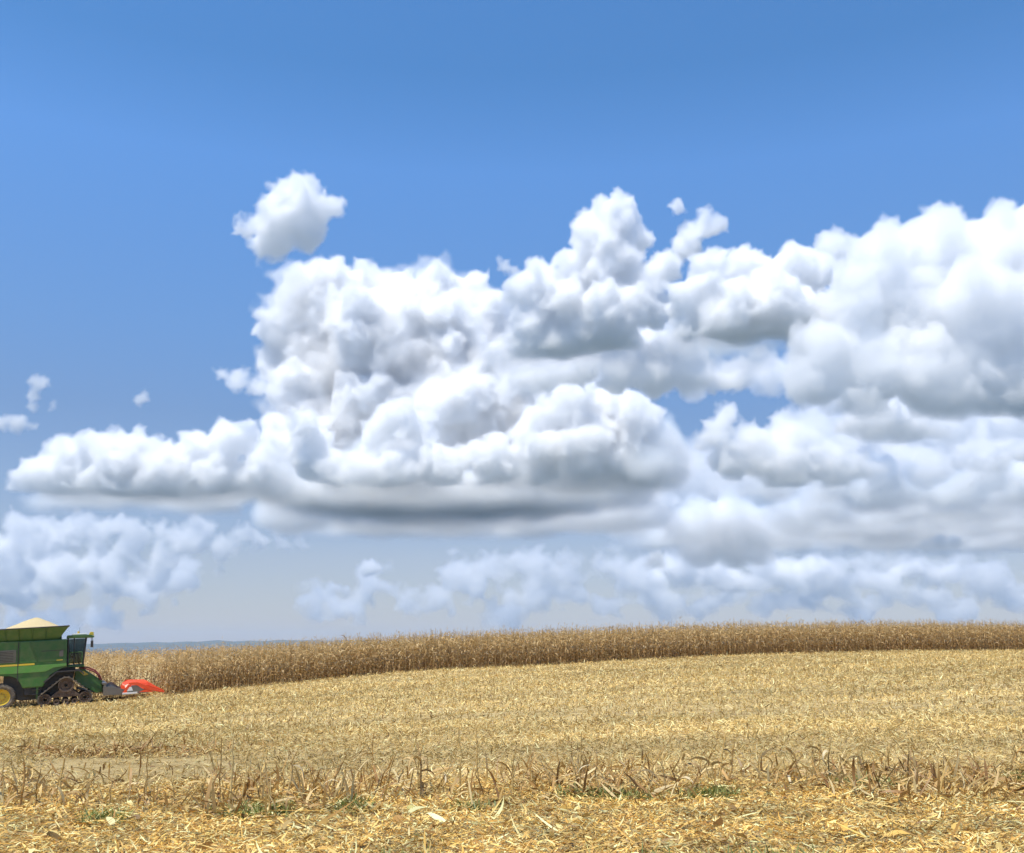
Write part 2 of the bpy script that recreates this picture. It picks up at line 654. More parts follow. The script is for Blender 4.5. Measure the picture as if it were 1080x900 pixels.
SKIP_CLOUDS = False
if not SKIP_CLOUDS:
    cloud('small round puff of cloud floating alone above the great left tower',
          [(313, 215, 30), (337, 222, 24), (300, 236, 32), (288, 258, 22), (262, 240, 15), (322, 203, 18), (350, 224, 12), (322, 245, 22), (275, 262, 14)],
          7000, mfp=7, seed=3, rough=1.3, halo=0)
    cloud('tall billowing white cloud tower with a flat upper edge left of centre',
          [(318, 303, 26), (347, 294, 26), (390, 304, 25), (425, 314, 24), (465, 298, 22), (500, 311, 25), (530, 332, 18), (296, 350, 28), (287, 385, 20), (304, 320, 20),
           (340, 350, 50), (400, 362, 60), (460, 365, 55), (505, 380, 42), (325, 420, 45), (400, 430, 62), (470, 440, 60), (520, 430, 40), (330, 480, 50), (420, 500, 60), (500, 500, 55), (545, 470, 40), (575, 500, 40), (518, 328, 22), (542, 352, 26), (530, 398, 40), (560, 410, 36), (450, 330, 34), (480, 325, 24)],
          10500, base_v=540, mfp=4.1, seed=5, halo=6.0, hmfp=20.0)
    cloud('broad cloud bank with a blue grey flat base before the left tower',
          [(415, 442, 24), (440, 452, 22), (396, 457, 18), (345, 495, 22), (375, 500, 22), (320, 450, 20), (330, 480, 30), (410, 505, 30), (470, 495, 28), (450, 482, 18), (520, 490, 30), (560, 455, 24), (600, 428, 34), (640, 440, 34),
           (670, 450, 30), (690, 440, 14), (620, 475, 36), (655, 485, 26), (580, 480, 34), (680, 500, 22)],
          8800, base_v=512, mfp=4.8, seed=8, deck=((330, 690, 9000, 13000, 62),), dmfp=13)
    cloud('double headed cloud with a dark slate base above the middle of the field',
          [(645, 234, 31), (622, 246, 27), (662, 254, 28), (640, 282, 40), (603, 285, 22), (572, 300, 27), (550, 312, 20), (600, 322, 35), (560, 345, 30), (590, 362, 32), (640, 332, 40), (682, 300, 25), (704, 282, 20), (718, 222, 11),
           (727, 243, 13), (745, 238, 17), (761, 241, 7), (724, 262, 20), (690, 328, 26), (560, 372, 26), (620, 375, 24), (655, 360, 24), ],
          5800, base_v=372, mfp=4.8, seed=11, deck=((528, 690, 5800, 6350, 30),))
    cloud('bright cauliflower cloud with a grey shaded belly right of the double headed one',
          [(745, 287, 27), (790, 286, 30), (830, 286, 27), (860, 290, 28), (722, 320, 28), (762, 330, 40), (820, 330, 42), (868, 332, 30), (790, 350, 28), (725, 352, 22), (845, 355, 24), ],
          5400, base_v=360, mfp=4.8, seed=13, deck=((705, 880, 5400, 6000, 30),))
    cloud('small brilliant white cloud head peeping over the soft grey dome',
          [(878, 262, 20), (868, 258, 12), (893, 256, 11), (880, 280, 24), (905, 275, 20)], 8500, mfp=6, seed=17)
    cloud('huge soft grey cloud dome reaching out of the right edge',
          [(930, 272, 42), (980, 262, 46), (1040, 266, 52), (1105, 272, 60), (902, 312, 38), (960, 330, 60), (1040, 340, 70), (1120, 345, 75), (872, 365, 36), (925, 388, 46), (990, 400, 55), (1060, 400, 58), (845, 402, 26), (908, 346, 28), (890, 338, 20),
           (868, 408, 28), (1130, 410, 60), (910, 425, 30), (1010, 430, 40)],
          5000, base_v=440, mfp=13, col=(.945, .94, .935), seed=19, rough=.6, halo=0)
    cloud('ragged pale cloud lumps hanging beneath the dark slate base',
          [(632, 366, 26), (655, 388, 32), (690, 396, 30), (702, 372, 28), (640, 350, 18), (668, 360, 24), (722, 396, 26), (612, 388, 26), (748, 400, 22), (700, 345, 24), (725, 366, 26), (580, 396, 24), (775, 398, 18), (556, 402, 18)],
          7200, base_v=425, mfp=8, seed=23, rough=1.3)
    cloud('dim grey veil of cloud filling the gap below the two dark bases',
          [(540, 400, 26), (575, 402, 28), (610, 398, 30), (650, 402, 26), (690, 405, 22), (730, 400, 22), (770, 396, 24), (810, 394, 26), (850, 402, 28), (890, 415, 30), (930, 430, 34), (1000, 440, 36), (1070, 440, 36)], 9500, mfp=13, seed=24, halo=0)
    cloud('pale grey blue veil low behind the loaf cloud',
          [(720 + 40 * i, 500 + 8 * math.sin(i * 2.), 40) for i in range(11)] + [(860 + 40 * i, 455 + 8 * math.sin(i * 1.7), 36) for i in range(8)] + [(680 + 44 * i, 560, 34) for i in range(11)], 16500, base_v=592, mfp=20, seed=25, vox=2.2, halo=0)
    cloud('cream topped cloud heap with one steep knob over the blue gap',
          [(765, 440, 17), (756, 456, 18), (740, 468, 14), (792, 464, 18), (826, 460, 24), (848, 466, 22), (800, 480, 28), (860, 486, 28), (900, 492, 22), (770, 488, 24), (880, 500, 22), (830, 500, 30), (920, 498, 14)],
          8000, base_v=515, mfp=6.8, seed=29)
    cloud('flat bottomed loaf shaped cloud in the lower right sky',
          [(905, 444, 21), (935, 441, 22), (888, 452, 15), (965, 450, 20), (990, 458, 14), (1006, 463, 8), (925, 458, 20), (950, 460, 18)], 7000, base_v=466, mfp=6.1, seed=31)
    cloud('low ragged cloud crest cut by the right edge',
          [(1055, 484, 14), (1030, 490, 13), (1078, 476, 13), (1010, 492, 9), (1095, 482, 18), (1050, 494, 14)], 7600, base_v=500, mfp=6.8, seed=37)
    cloud('wide slate blue cloud deck lying low on the right',
          [(930, 500, 22), (980, 498, 24), (1040, 502, 28), (1100, 500, 30), (880, 512, 20)],
          9000, base_v=522, mfp=12, seed=41, deck=((870, 1180, 9300, 12500, 48), (710, 1180, 12500, 14500, 52)), dmfp=12)
    cloud('long cumulus bank with a knobbly white crest low on the left',
          [(35, 500, 20), (65, 480, 22), (100, 476, 24), (135, 470, 22), (170, 482, 24), (205, 476, 22), (234, 468, 22), (258, 461, 20), (277, 490, 22), (60, 515, 28), (120, 508, 34), (180, 508, 34), (235, 508, 30), (150, 500, 34), (147, 452, 6),
           (20, 515, 18), ],
          9500, base_v=519, mfp=4.8, seed=43, deck=((25, 280, 9700, 10900, 40),), dmfp=8)
    cloud('hazy cream cloud bank under the knobbly left crest',
          [(15, 552, 14), (48, 555, 16), (85, 552, 15), (125, 556, 16), (165, 554, 14), (215, 557, 14), (255, 560, 13), (-30, 560, 24), (-15, 620, 26), (60, 612, 24), (120, 612, 18), (165, 615, 15), (175, 590, 18), (20, 568, 22), (60, 566, 22), (100, 564, 20), (140, 574, 20), (180, 566, 16), (205, 572, 22), (240, 578, 16), (272, 571, 15), (300, 575, 10), (318, 573, 7), (50, 596, 24), (100, 600, 22), (150, 598, 14), (10, 606, 28), (-25, 590, 30), (75, 622, 14), (25, 632, 18), (120, 622, 10),
           (205, 618, 8), (235, 600, 7)],
          15000, mfp=11, seed=47, flatten=.55, vox=1.8, rough=1.4, halo=0)
    cloud('faint cream haze cloud sunk in the air low on the left', [(-20 + 42 * i, 615 + 10 * math.sin(i * 1.9), 26) for i in range(6)] + [(-20 + 42 * i, 655, 20) for i in range(4)], 21000, mfp=13, seed=48, flatten=.5, vox=2.2, halo=0)
    cloud('tiny upright tuft of cloud low in the pale left sky', [(391, 597, 10), (386, 603, 9), (397, 601, 7)], 16000, mfp=4, seed=53, vox=1.3)
    cloud('thin low streak of puffs beneath the tiny tuft', [(350, 622, 10), (334, 623, 7), (366, 625, 8), (382, 627, 5)], 18000, base_v=632, mfp=5, seed=59, vox=1.3)
    cloud('barely seen pale cloud streaks just above the corn in the middle', [(330 + 34 * i, 632 + 14 * math.sin(i * 2.3), 22 + 4 * math.sin(i * 1.3)) for i in range(24)] + [(480 + 40 * i, 602 + 7 * math.sin(i * 2.9), 24) for i in range(15)], 22000, mfp=14, seed=62, flatten=.42, vox=2.0, halo=0)
    cloud('three small merged puffs low above the corn', [(590, 591, 9), (575, 596, 8), (606, 596, 8), (560, 600, 5)], 17000, base_v=606, mfp=5, seed=61, vox=1.3)
    cloud('creamy upright cloud cluster right of the blue gap',
          [(765, 541, 15), (790, 560, 20), (762, 568, 20), (710, 528, 9), (738, 588, 22), (800, 586, 18), (775, 585, 22), (690, 595, 14)], 12500, base_v=598, mfp=7, seed=67)
    cloud('narrow bright lens of cloud under the slate deck', [(990, 573, 10), (975, 575, 8), (1008, 573, 9), (1022, 571, 6)], 7300, base_v=579, mfp=6.1, seed=71, vox=1.3, halo=0)
    cloud('far pale cloud ridge along the skyline on the right',
          [(u, 612 + 9 * math.sin(u * .05) + 5 * math.sin(u * .13), 15 + 5 * math.sin(u * .31)) for u in range(690, 1110, 21)], 22000, base_v=622, mfp=6, seed=73, flatten=.7, vox=1.8, halo=0)
    cloud('faint distant cloud line just over the corn tops',
          [(u, 634 + 4 * math.sin(u * .07), 9 + 3 * math.sin(u * .29)) for u in range(560, 1100, 17)], 27000, base_v=640, mfp=9, seed=79, vox=1.6, halo=0)
    cloud('small leaning wisp in the blue far left', [(40, 404, 11), (36, 417, 9), (33, 428, 7), (55, 428, 7)], 8000, mfp=9, seed=83, rough=1.8, vox=1.3, halo=0)
    cloud('thin flat wisp touching the left edge', [(18, 447, 12), (0, 446, 11), (34, 450, 7)], 8200, mfp=9, seed=89, rough=1.6, vox=1.3, halo=0)
    cloud('tiny dab of cloud alone in the left blue', [(151, 419, 9), (147, 424, 6)], 8000, mfp=9, seed=97, rough=1.8, vox=1.3, halo=0)
    cloud('loose shred of cloud joined to the side of the left tower', [(235, 396, 9), (252, 402, 13), (272, 408, 13), (290, 414, 12), (258, 392, 7)], 9300, mfp=9, seed=101, rough=1.7, vox=1.4, halo=0)
    cloud('torn scrap of cloud between the two tall towers', [(533, 281, 9), (526, 275, 5), (543, 286, 7)], 7500, mfp=7, seed=103, rough=1.8, vox=1.2, halo=0)

# ------------------------------------------------------------------ standing corn
M_CORN = mat_leaf('dry_maize', .28)
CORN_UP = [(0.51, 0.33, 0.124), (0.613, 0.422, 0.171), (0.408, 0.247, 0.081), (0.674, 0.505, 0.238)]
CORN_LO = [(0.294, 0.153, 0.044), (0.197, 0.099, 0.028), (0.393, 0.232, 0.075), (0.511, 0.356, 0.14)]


def corn(g, rng, pos, detail=True):
    n = len(pos)
    h = rng.normal(2.0, .23, n)
    lean = rng.normal(0, .05, (n, 2))
    K = 3 if detail else 1
    t = np.linspace(0, 1, K + 1)
    top = np.c_[lean * h[:, None], h]
    pts = pos[:, None] + top[:, None] * t[None, :, None]
    if detail:
        g.tubes(pts, np.interp(t, [0, 1], [.019, .007])[None] * np.ones((n, 1)), palette(rng, n, CORN_UP, (1, 2, 1, 2)), 3)
    nl = 11 if detail else 5
    f0 = .12 if detail else .6
    side0 = rng.uniform(0, 6.28, n)
    for j in range(nl):
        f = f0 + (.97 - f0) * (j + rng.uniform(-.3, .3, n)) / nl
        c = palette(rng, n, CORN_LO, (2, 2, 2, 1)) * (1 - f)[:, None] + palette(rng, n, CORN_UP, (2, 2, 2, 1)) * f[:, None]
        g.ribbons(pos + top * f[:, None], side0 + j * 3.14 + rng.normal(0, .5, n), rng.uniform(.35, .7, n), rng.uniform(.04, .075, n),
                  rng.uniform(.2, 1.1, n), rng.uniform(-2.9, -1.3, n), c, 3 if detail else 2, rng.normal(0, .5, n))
    for j in range(4 if detail else 2):
        g.ribbons(pos + top, rng.uniform(0, 6.28, n), rng.uniform(.15, .32, n), rng.uniform(.012, .022, n), rng.uniform(.8, 1.55, n), rng.uniform(-.8, .1, n),
                  palette(rng, n, CORN_UP, (2, 2, 1, 1)), 2, rng.uniform(0, 3, n))
    if detail:      # the ear in its husk
        a = rng.uniform(0, 6.28, n)
        f = rng.uniform(.42, .55, n)
        for q in (0, 1.57):
            g.ribbons(pos + top * f[:, None], a, rng.uniform(.2, .28, n), np.full(n, .06), rng.uniform(-1.2, .9, n), np.full(n, -.4), palette(rng, n, [(.62, .5, .3), (.5, .37, .2)], (2, 1)), 2, np.full(n, q))


def seat(xy):
    return np.c_[xy, ground_z(xy[:, 0], xy[:, 1])]


rng = np.random.default_rng(7)
S_HEAD = 0.9            # along the edge, the corn right of the corn head's tips still stands
HEAD_W = 4.7
# the front row: single plants
protos = []
for i in range(8):
    g = Geo()
    corn(g, rng, np.zeros((1, 3)))
    protos.append(g.mesh('corn_plant'))
for i in range(300):
    s_ = S_HEAD + i * 0.262 + rng.uniform(-.07, .07)
    xy = P0 + E_ * s_ + N_ * rng.uniform(-.08, .08)
    me = protos[int(rng.integers(8))]
    o = bpy.data.objects.new('corn_plant', me)
    C.objects.link(o)
    if not me.materials:
        me.materials.append(M_CORN)
    o.location = (xy[0], xy[1], float(ground_z(xy[0], xy[1])) - .01)
    o.rotation_euler = (rng.normal(0, .05), rng.normal(0, .05), rng.uniform(0, 6.28))
    o.scale = (1, 1, rng.uniform(.86, 1.15))
    tag(o, 'dry brown corn plant in the front row of the standing crop', 'corn plant', 'front row of the standing corn')
# the rest of the crop: one mass
g = Geo()
parts = []
for r in range(1, 16):
    nn = r * .5
    s0 = S_HEAD + .1 if nn < HEAD_W + .2 else -24.0
    s_ = np.arange(s0, 92, .24)
    s_ = s_ + rng.uniform(-.08, .08, len(s_))
    keep = rng.uniform(0, 1, len(s_)) < (1 if nn < 4.5 else .75)
    s_ = s_[keep]
    parts.append(P0 + s_[:, None] * E_ + (nn + rng.uniform(-.08, .08, len(s_)))[:, None] * N_)
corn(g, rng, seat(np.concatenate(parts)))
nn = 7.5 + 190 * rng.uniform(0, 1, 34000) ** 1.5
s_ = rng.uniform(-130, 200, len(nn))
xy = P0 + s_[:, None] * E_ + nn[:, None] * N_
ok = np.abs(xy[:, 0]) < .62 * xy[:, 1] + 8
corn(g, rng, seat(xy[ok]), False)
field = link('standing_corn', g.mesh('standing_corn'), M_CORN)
tag(field, 'mass of dry brown maize still standing behind its front row', kind='stuff')

# ------------------------------------------------------------------ combine harvester
M_GREEN = mat_plain('green_paint', (.028, .14, .018), .38, dust=(.30, .24, .13), dscale=1.6, damt=.28)
M_GREEN_D = mat_plain('dark_green_paint', (.026, .11, .018), .42, dust=(.25, .2, .11), dscale=2.0, damt=.22)
M_YEL = mat_plain('yellow_paint', (.72, .50, .03), .4, dust=(.4, .3, .16), dscale=3.0, damt=.35)
M_BLK = mat_plain('black_plastic', (.02, .02, .022), .5, dust=(.16, .12, .075), dscale=2.5, damt=.3)
M_RUB = mat_plain('dusty_rubber', (.045, .04, .036), .85, dust=(.30, .23, .15), dscale=3.5, damt=.75, bump=.3)
M_MUD = mat_plain('dusty_running_gear', (.07, .045, .032), .8, dust=(.26, .17, .10), dscale=4.0, damt=.5, bump=.4, bscale=12)
M_GREY = mat_plain('grey_steel', (.16, .155, .15), .5, .6, dust=(.28, .22, .14), dscale=3.0, damt=.6)
M_ORG = mat_plain('orange_red_plastic', (.80, .07, .01), .4, dust=(.42, .25, .13), dscale=3.0, damt=.1)
M_WHT = mat_plain('white_paint', (.78, .77, .74), .45, dust=(.5, .42, .3), dscale=4.0, damt=.35)
M_LAMP = mat_plain('lamp_lens', (.75, .75, .72), .12)
M_RED = mat_plain('red_brown_hose', (.22, .045, .03), .5)
M_SEAT = mat_plain('seat_fabric', (.22, .20, .18), .9)
M_GRAIN = mat_plain('maize_grain', (.66, .52, .27), .85, bump=.8, bscale=60, var=.18, vscale=30)


def mat_glass():
    m = bpy.data.materials.new('tinted_cab_glass')
    m.use_nodes = True
    n = m.node_tree
    n.nodes.remove(n.nodes['Principled BSDF'])
    t = n.nodes.new('ShaderNodeBsdfTransparent')
    t.inputs[0].default_value = (.42, .50, .50, 1)
    g = n.nodes.new('ShaderNodeBsdfGlossy')
    g.inputs['Roughness'].default_value = .04
    f = n.nodes.new('ShaderNodeFresnel')
    f.inputs[0].default_value = 1.5
    x = n.nodes.new('ShaderNodeMixShader')
    n.links.new(f.outputs[0], x.inputs[0])
    n.links.new(t.outputs[0], x.inputs[1])
    n.links.new(g.outputs[0], x.inputs[2])
    n.links.new(x.outputs[0], n.nodes['Material Output'].inputs['Surface'])
    return m


M_GLASS = mat_glass()


class B:
    """solid pieces joined into one mesh per part; local x forward, y left, z up."""
    def __init__(self):
        self.bm = bmesh.new()

    def prism(self, prof, y0, y1, bev=0.0):
        a = [self.bm.verts.new((x, y0, z)) for x, z in prof]
        b = [self.bm.verts.new((x, y1, z)) for x, z in prof]
        n = len(prof)
        fs = [self.bm.faces.new(a), self.bm.faces.new(b[::-1])]
        for i in range(n):
            j = (i + 1) % n
            fs.append(self.bm.faces.new((a[j], a[i], b[i], b[j])))
        if bev:
            es = list({e for f in fs for e in f.edges})
            bmesh.ops.bevel(self.bm, geom=es, offset=bev, segments=2, affect='EDGES', profile=.6)
        return self

    def box(self, x0, x1, y0, y1, z0, z1, bev=0.0):
        return self.prism([(x0, z0), (x1, z0), (x1, z1), (x0, z1)], y0, y1, bev)

    def loft(self, q0, q1):
        a = [self.bm.verts.new(p) for p in q0]
        b = [self.bm.verts.new(p) for p in q1]
        n = len(a)
        self.bm.faces.new(a[::-1]); self.bm.faces.new(b)
        for i in range(n):
            j = (i + 1) % n
            self.bm.faces.new((a[i], a[j], b[j], b[i]))
        return self

    def cyl(self, p0, p1, r0, r1=None, s=24):
        r1 = r0 if r1 is None else r1
        p0, p1 = Vector(p0), Vector(p1)
        d = (p1 - p0).normalized()
        q = d.orthogonal().normalized()
        w_ = d.cross(q)
        a = [self.bm.verts.new(p0 + (q * math.cos(t) + w_ * math.sin(t)) * r0) for t in [i * 2 * math.pi / s for i in range(s)]]
        b = [self.bm.verts.new(p1 + (q * math.cos(t) + w_ * math.sin(t)) * r1) for t in [i * 2 * math.pi / s for i in range(s)]]
        self.bm.faces.new(a[::-1]); self.bm.faces.new(b)
        for i in range(s):
            j = (i + 1) % s
            self.bm.faces.new((a[i], a[j], b[j], b[i]))
        return self

    def pipe(self, pts, r, s=8):
        for p, q in zip(pts[:-1], pts[1:]):
            self.cyl(p, q, r, s=s)
        return self

    def wheel(self, c, prof, s=36):
        """lathe about the y axis through c: prof = [(radius, y)], closed"""
        rings = [[self.bm.verts.new((c[0] + r * math.cos(t), c[1] + y, c[2] + r * math.sin(t))) for r, y in prof] for t in [i * 2 * math.pi / s for i in range(s)]]
        n = len(prof)
        for i in range(s):
            A, D = rings[i], rings[(i + 1) % s]
            for k in range(n):
                l = (k + 1) % n
                self.bm.faces.new((A[k], A[l], D[l], D[k]))
        return self

    def build(self, name, mat, parent, smooth=False):
        bmesh.ops.recalc_face_normals(self.bm, faces=self.bm.faces[:])
        me = bpy.data.meshes.new(name)
        self.bm.to_mesh(me)
        self.bm.free()
        if smooth:
            me.polygons.foreach_set('use_smooth', [True] * len(me.polygons))
        return link(name, me, mat, parent)


def combine():
    o = bpy.data.objects.new('combine_harvester', None)
    C.objects.link(o)
    xy = P0 + E_ * (-4.45) + N_ * 2.35
    pa = ground_z(*(xy + E_ * 1.2)); pb = ground_z(*(xy - E_ * 3.4))
    o.location = (xy[0], xy[1], float((pa * 3.4 + pb * 1.2) / 4.6))
    pitch = math.atan2(float(pa - pb), 4.6)
    o.rotation_euler = (0, -pitch, EA)
    o.scale = (.957, .957, .915)
    tag(o, 'green and yellow combine harvester on tracks with an orange corn head', 'combine harvester')
    W = 1.5
    body = B().prism([(-5.7, 2.3), (-5.5, 3.5), (-5.0, 4.0), (-4.2, 4.05), (0.0, 4.05), (0.0, 2.3), (-.45, 2.25), (-.95, 1.95), (-1.25, 1.2), (-2.35, 1.2), (-2.65, 1.9), (-3.0, 2.05), (-5.3, 2.1)], -W, W, .07).build('body', M_GREEN, o)
    for sgn in (-1, 1):
        y0, y1 = (-W - .035, -W - .002) if sgn < 0 else (W + .002, W + .035)
        B().prism([(-2.05, 4.0), (-.06, 4.0), (-.06, 2.72), (-1.55, 2.72)], y0, y1, .01).build('side_panel', M_GREEN_D, o)
        B().prism([(-2.55, 4.0), (-2.12, 4.0), (-1.62, 2.72), (-2.55, 2.72)], y0, y1, .01).build('side_panel', M_GREEN, o)
        v_ = B().box(-5.2, -2.75, y0, y1, 2.78, 3.55, .01).build('side_panel', mat_plain('dusty_painted_reflection', (.10, .11, .075), .35, dust=(.34, .27, .2), dscale=1.2, damt=.6), o)  # grey-brown colour stands in for a reflection on the panel, under dust
        g_ = B()
        ys = (y0 - .012, y0 + .01) if sgn < 0 else (y1 - .01, y1 + .012)
        for k in range(7):
            g_.box(-5.1, -2.9, ys[0], ys[1], 2.86 + k * .095, 2.89 + k * .095)
        g_.build('grille', M_BLK, v_)
        B().box(-5.4, -1.75, y0, y1, 2.57, 2.68).build('yellow_stripe', M_YEL, o)
        B().prism([(-5.3, 2.16), (-2.75, 2.12), (-1.15, 2.12), (-.7, 2.36), (.0, 2.4), (.0, 2.54), (-5.35, 2.54)], y0 - .02, y1 + .02, .015).build('skirt_panel', mat_plain('green_paint_with_highlight', (.08, .27, .04), .3, dust=(.3, .26, .14), dscale=2.0, damt=.3), o)  # lighter green puts the highlight of the sloping skirt into its colour
        B().box(-2.66, -2.62, y0 - .025, y1 + .025, 1.6, 4.02).build('door_seam', M_BLK, o)
        B().box(-1.4, -.08, y0 - .008, y1 + .008, 3.36, 3.40).build('panel_ridge', M_BLK, o)
        B().box(-.56, -.22, y0 - .01, y1 + .01, 2.755, 2.80).build('yellow_badge', M_YEL, o)
        B().prism([(-.42, 3.0), (-.2, 3.0), (-.2, 3.42), (-.42, 3.3)], y0 - .006, y1 + .006).build('grey_decal', M_GREY, o)
        # running gear between the track and the rear wheel
        B().box(-2.25, -1.35, sgn * 1.05 - .3, sgn * 1.05 + .3, .75, 1.25, .03).build('fuel_tank', M_BLK, o)
        B().box(-1.62, -1.5, sgn * 1.42 - .05, sgn * 1.42 + .05, .45, 1.25).build('step_post', M_GREEN, o)
        st = B()
        for k in range(3):
            st.box(-1.85, -1.4, sgn * 1.45 - .12, sgn * 1.45 + .12, .48 + k * .28, .51 + k * .28)
        st.build('ladder_steps', M_BLK, o)
    B().prism([(-3.4, .7), (-2.4, .45), (-1.2, .45), (.3, .75), (.5, 2.3), (-.5, 2.24), (-1.0, 1.9), (-3.4, 2.0)], -1.0, 1.0, .04).build('chassis', M_BLK, o)
    B().box(-3.52, -3.28, -1.25, 1.25, .62, .84, .03).build('rear_axle', M_GREEN, o)
    B().box(-.15, .35, -1.3, 1.3, 1.0, 1.45, .04).build('front_axle', M_BLK, o)
    # tank with its flared extension, rails round the engine deck, exhaust
    ex = B()
    lo = [(-3.7, -1.35, 4.06), (-.5, -1.35, 4.06), (-.5, 1.35, 4.06), (-3.7, 1.35, 4.06)]
    hi = [(-4.3, -1.85, 4.82), (.08, -1.85, 4.86), (.08, 1.85, 4.86), (-4.3, 1.85, 4.82)]
    for i in range(4):
        j = (i + 1) % 4
        ins = lambda p, k: (p[0] + (k if p[0] < -2 else -k), p[1] + (k if p[1] < 0 else -k), p[2])
        a, b, c, d = lo[i], lo[j], hi[j], hi[i]
        ex.loft([a, b, c, d], [ins(a, .05), ins(b, .05), ins(c, .05), ins(d, .05)])
    t_ = ex.build('grain_tank', mat_plain('dark_tank_paint', (.035, .12, .022), .5, dust=(.3, .26, .12), dscale=1.8, damt=.25), o)
    rm = B()
    for i in range(4):
        rm.cyl(hi[i], hi[(i + 1) % 4], .035, s=8)
    rm.build('rim_bar', M_BLK, t_)
    rb = B()
    for x in (-3.3, -2.6, -1.9, -1.2):
        rb.cyl((x, -1.38, 4.07), (x * 1.06 + .1, -1.87, 4.8), .03, s=6).cyl((x, 1.38, 4.07), (x * 1.06 + .1, 1.87, 4.8), .03, s=6)
    rb.build('tank_rib', M_GREEN_D, t_)
    B().box(-5.2, -3.75, -1.2, 1.2, 4.03, 4.2, .04).build('engine_hood', M_GREEN_D, o)
    rl = B()
    for x in (-5.2, -4.5, -3.85):
        rl.cyl((x, -1.4, 4.0), (x, -1.4, 4.75), .02, s=6)
    rl.cyl((-5.2, -1.4, 4.75), (-3.85, -1.4, 4.75), .02, s=6).cyl((-5.2, -1.4, 4.4), (-3.85, -1.4, 4.4), .02, s=6)
    rl.build('handrail', M_GREEN_D, o)
    B().cyl((-4.3, .8, 4.1), (-4.3, .8, 4.95), .09, s=14).build('exhaust_pipe', M_GREY, o)
    B().cyl((-.3, 1.75, 4.2), (-6.4, 1.75, 3.75), .2, s=18).build('unloading_auger', M_GREEN, o)
    # cab
    cab = B().box(.02, 1.0, -.95, .95, 2.25, 2.42, .03).box(.02, .12, -.95, .95, 2.42, 2.75).build('cab_floor', M_GREEN, o)
    fr = B()
    for y in (-.93, .93):
        fr.pipe([(.06, y, 2.4), (.06, y, 4.08)], .05).pipe([(.42, y, 2.4), (.40, y, 4.08)], .03).pipe([(.92, y, 2.4), (1.08, y, 4.08)], .04)
    fr.cyl((.92, -.93, 2.42), (.92, .93, 2.42), .04, s=8)
    fr.build('cab_frame', M_BLK, o)
    rf = B().prism([(-.05, 4.08), (1.5, 4.06), (1.52, 4.16), (1.2, 4.26), (0, 4.28)], -1.08, 1.08, .03).build('cab_roof', M_GREEN_D, o)
    B().box(.28, 1.1, -.9, .9, 4.27, 4.36, .03).build('roof_cap', M_WHT, rf)
    B().prism([(1.22, 4.24), (1.52, 4.2), (1.5, 4.42), (1.3, 4.44)], -.2, .2, .03).build('receiver_dome', M_YEL, rf)
    for y in (-.85, -.5, .5, .85):
        B().box(1.47, 1.54, y - .1, y + .1, 4.09, 4.2, .01).build('work_light', M_LAMP, rf)
    B().cyl((.62, -.7, 4.35), (.62, -.7, 4.5), .06, s=12).build('beacon', M_YEL, rf)
    B().cyl((.7, .2, 4.3), (.7, .2, 4.75), .008, s=6).build('aerial', M_BLK, rf)
    for y in (-.95, .95):
        B().prism([(.12, 2.5), (.37, 2.5), (.36, 4.04), (.12, 4.04)], y - .008, y + .008).build('window', M_GLASS, o)
        B().prism([(.46, 2.5), (.88, 2.5), (1.03, 4.04), (.44, 4.04)], y - .008, y + .008).build('window', M_GLASS, o)
    B().loft([(.93, -.88, 2.46), (.95, -.88, 2.46), (1.10, -.88, 4.04), (1.08, -.88, 4.04)], [(.93, .88, 2.46), (.95, .88, 2.46), (1.10, .88, 4.04), (1.08, .88, 4.04)]).build('windscreen', M_GLASS, o)
    B().box(.12, .5, -.28, .28, 2.85, 3.0, .05).prism([(.05, 2.95), (.2, 2.95), (.14, 3.65), (.02, 3.65)], -.26, .26, .04).build('seat', M_SEAT, o)
    B().cyl((.72, 0, 2.4), (.62, 0, 3.15), .04, s=8).cyl((.62, 0, 3.15), (.6, 0, 3.18), .19, s=20).build('steering_column', M_BLK, o)
    for y in (-1, 1):
        mi = B().pipe([(1.4, y * 1.02, 4.08), (1.42, y * 1.3, 3.95), (1.42, y * 1.3, 3.85)], .018, 6).build('mirror_arm', M_BLK, o)
        B().box(1.38, 1.46, y * 1.3 - .11, y * 1.3 + .11, 3.45, 3.87, .02).build('mirror', M_BLK, mi)
    B().box(.1, 1.0, -1.3, -.98, 2.3, 2.36).build('cab_platform', M_GREEN_D, o)
    B().pipe([(.15, -1.28, 2.36), (.15, -1.28, 3.2), (.85, -1.28, 3.2), (.85, -1.28, 2.36)], .02, 6).build('platform_rail', M_GREEN, o)

    # tracks
    def hull_circles(cs, grow):
        pts = []
        for (x, z, r) in cs:
            for i in range(40):
                t = i * 2 * math.pi / 40
                pts.append((x + (r + grow) * math.cos(t), z + (r + grow) * math.sin(t)))
        pts = sorted(set(pts))

        def half(ps):
            h = []
            for p in ps:
                while len(h) > 1 and (h[-1][0] - h[-2][0]) * (p[1] - h[-2][1]) - (h[-1][1] - h[-2][1]) * (p[0] - h[-2][0]) <= 0:
                    h.pop()
                h.append(p)
            return h
        a, b = half(pts), half(pts[::-1])
        return a[:-1] + b[:-1]
    CS = [(-1.12, .42, .36), (1.05, .42, .36), (.0, 1.22, .46)]
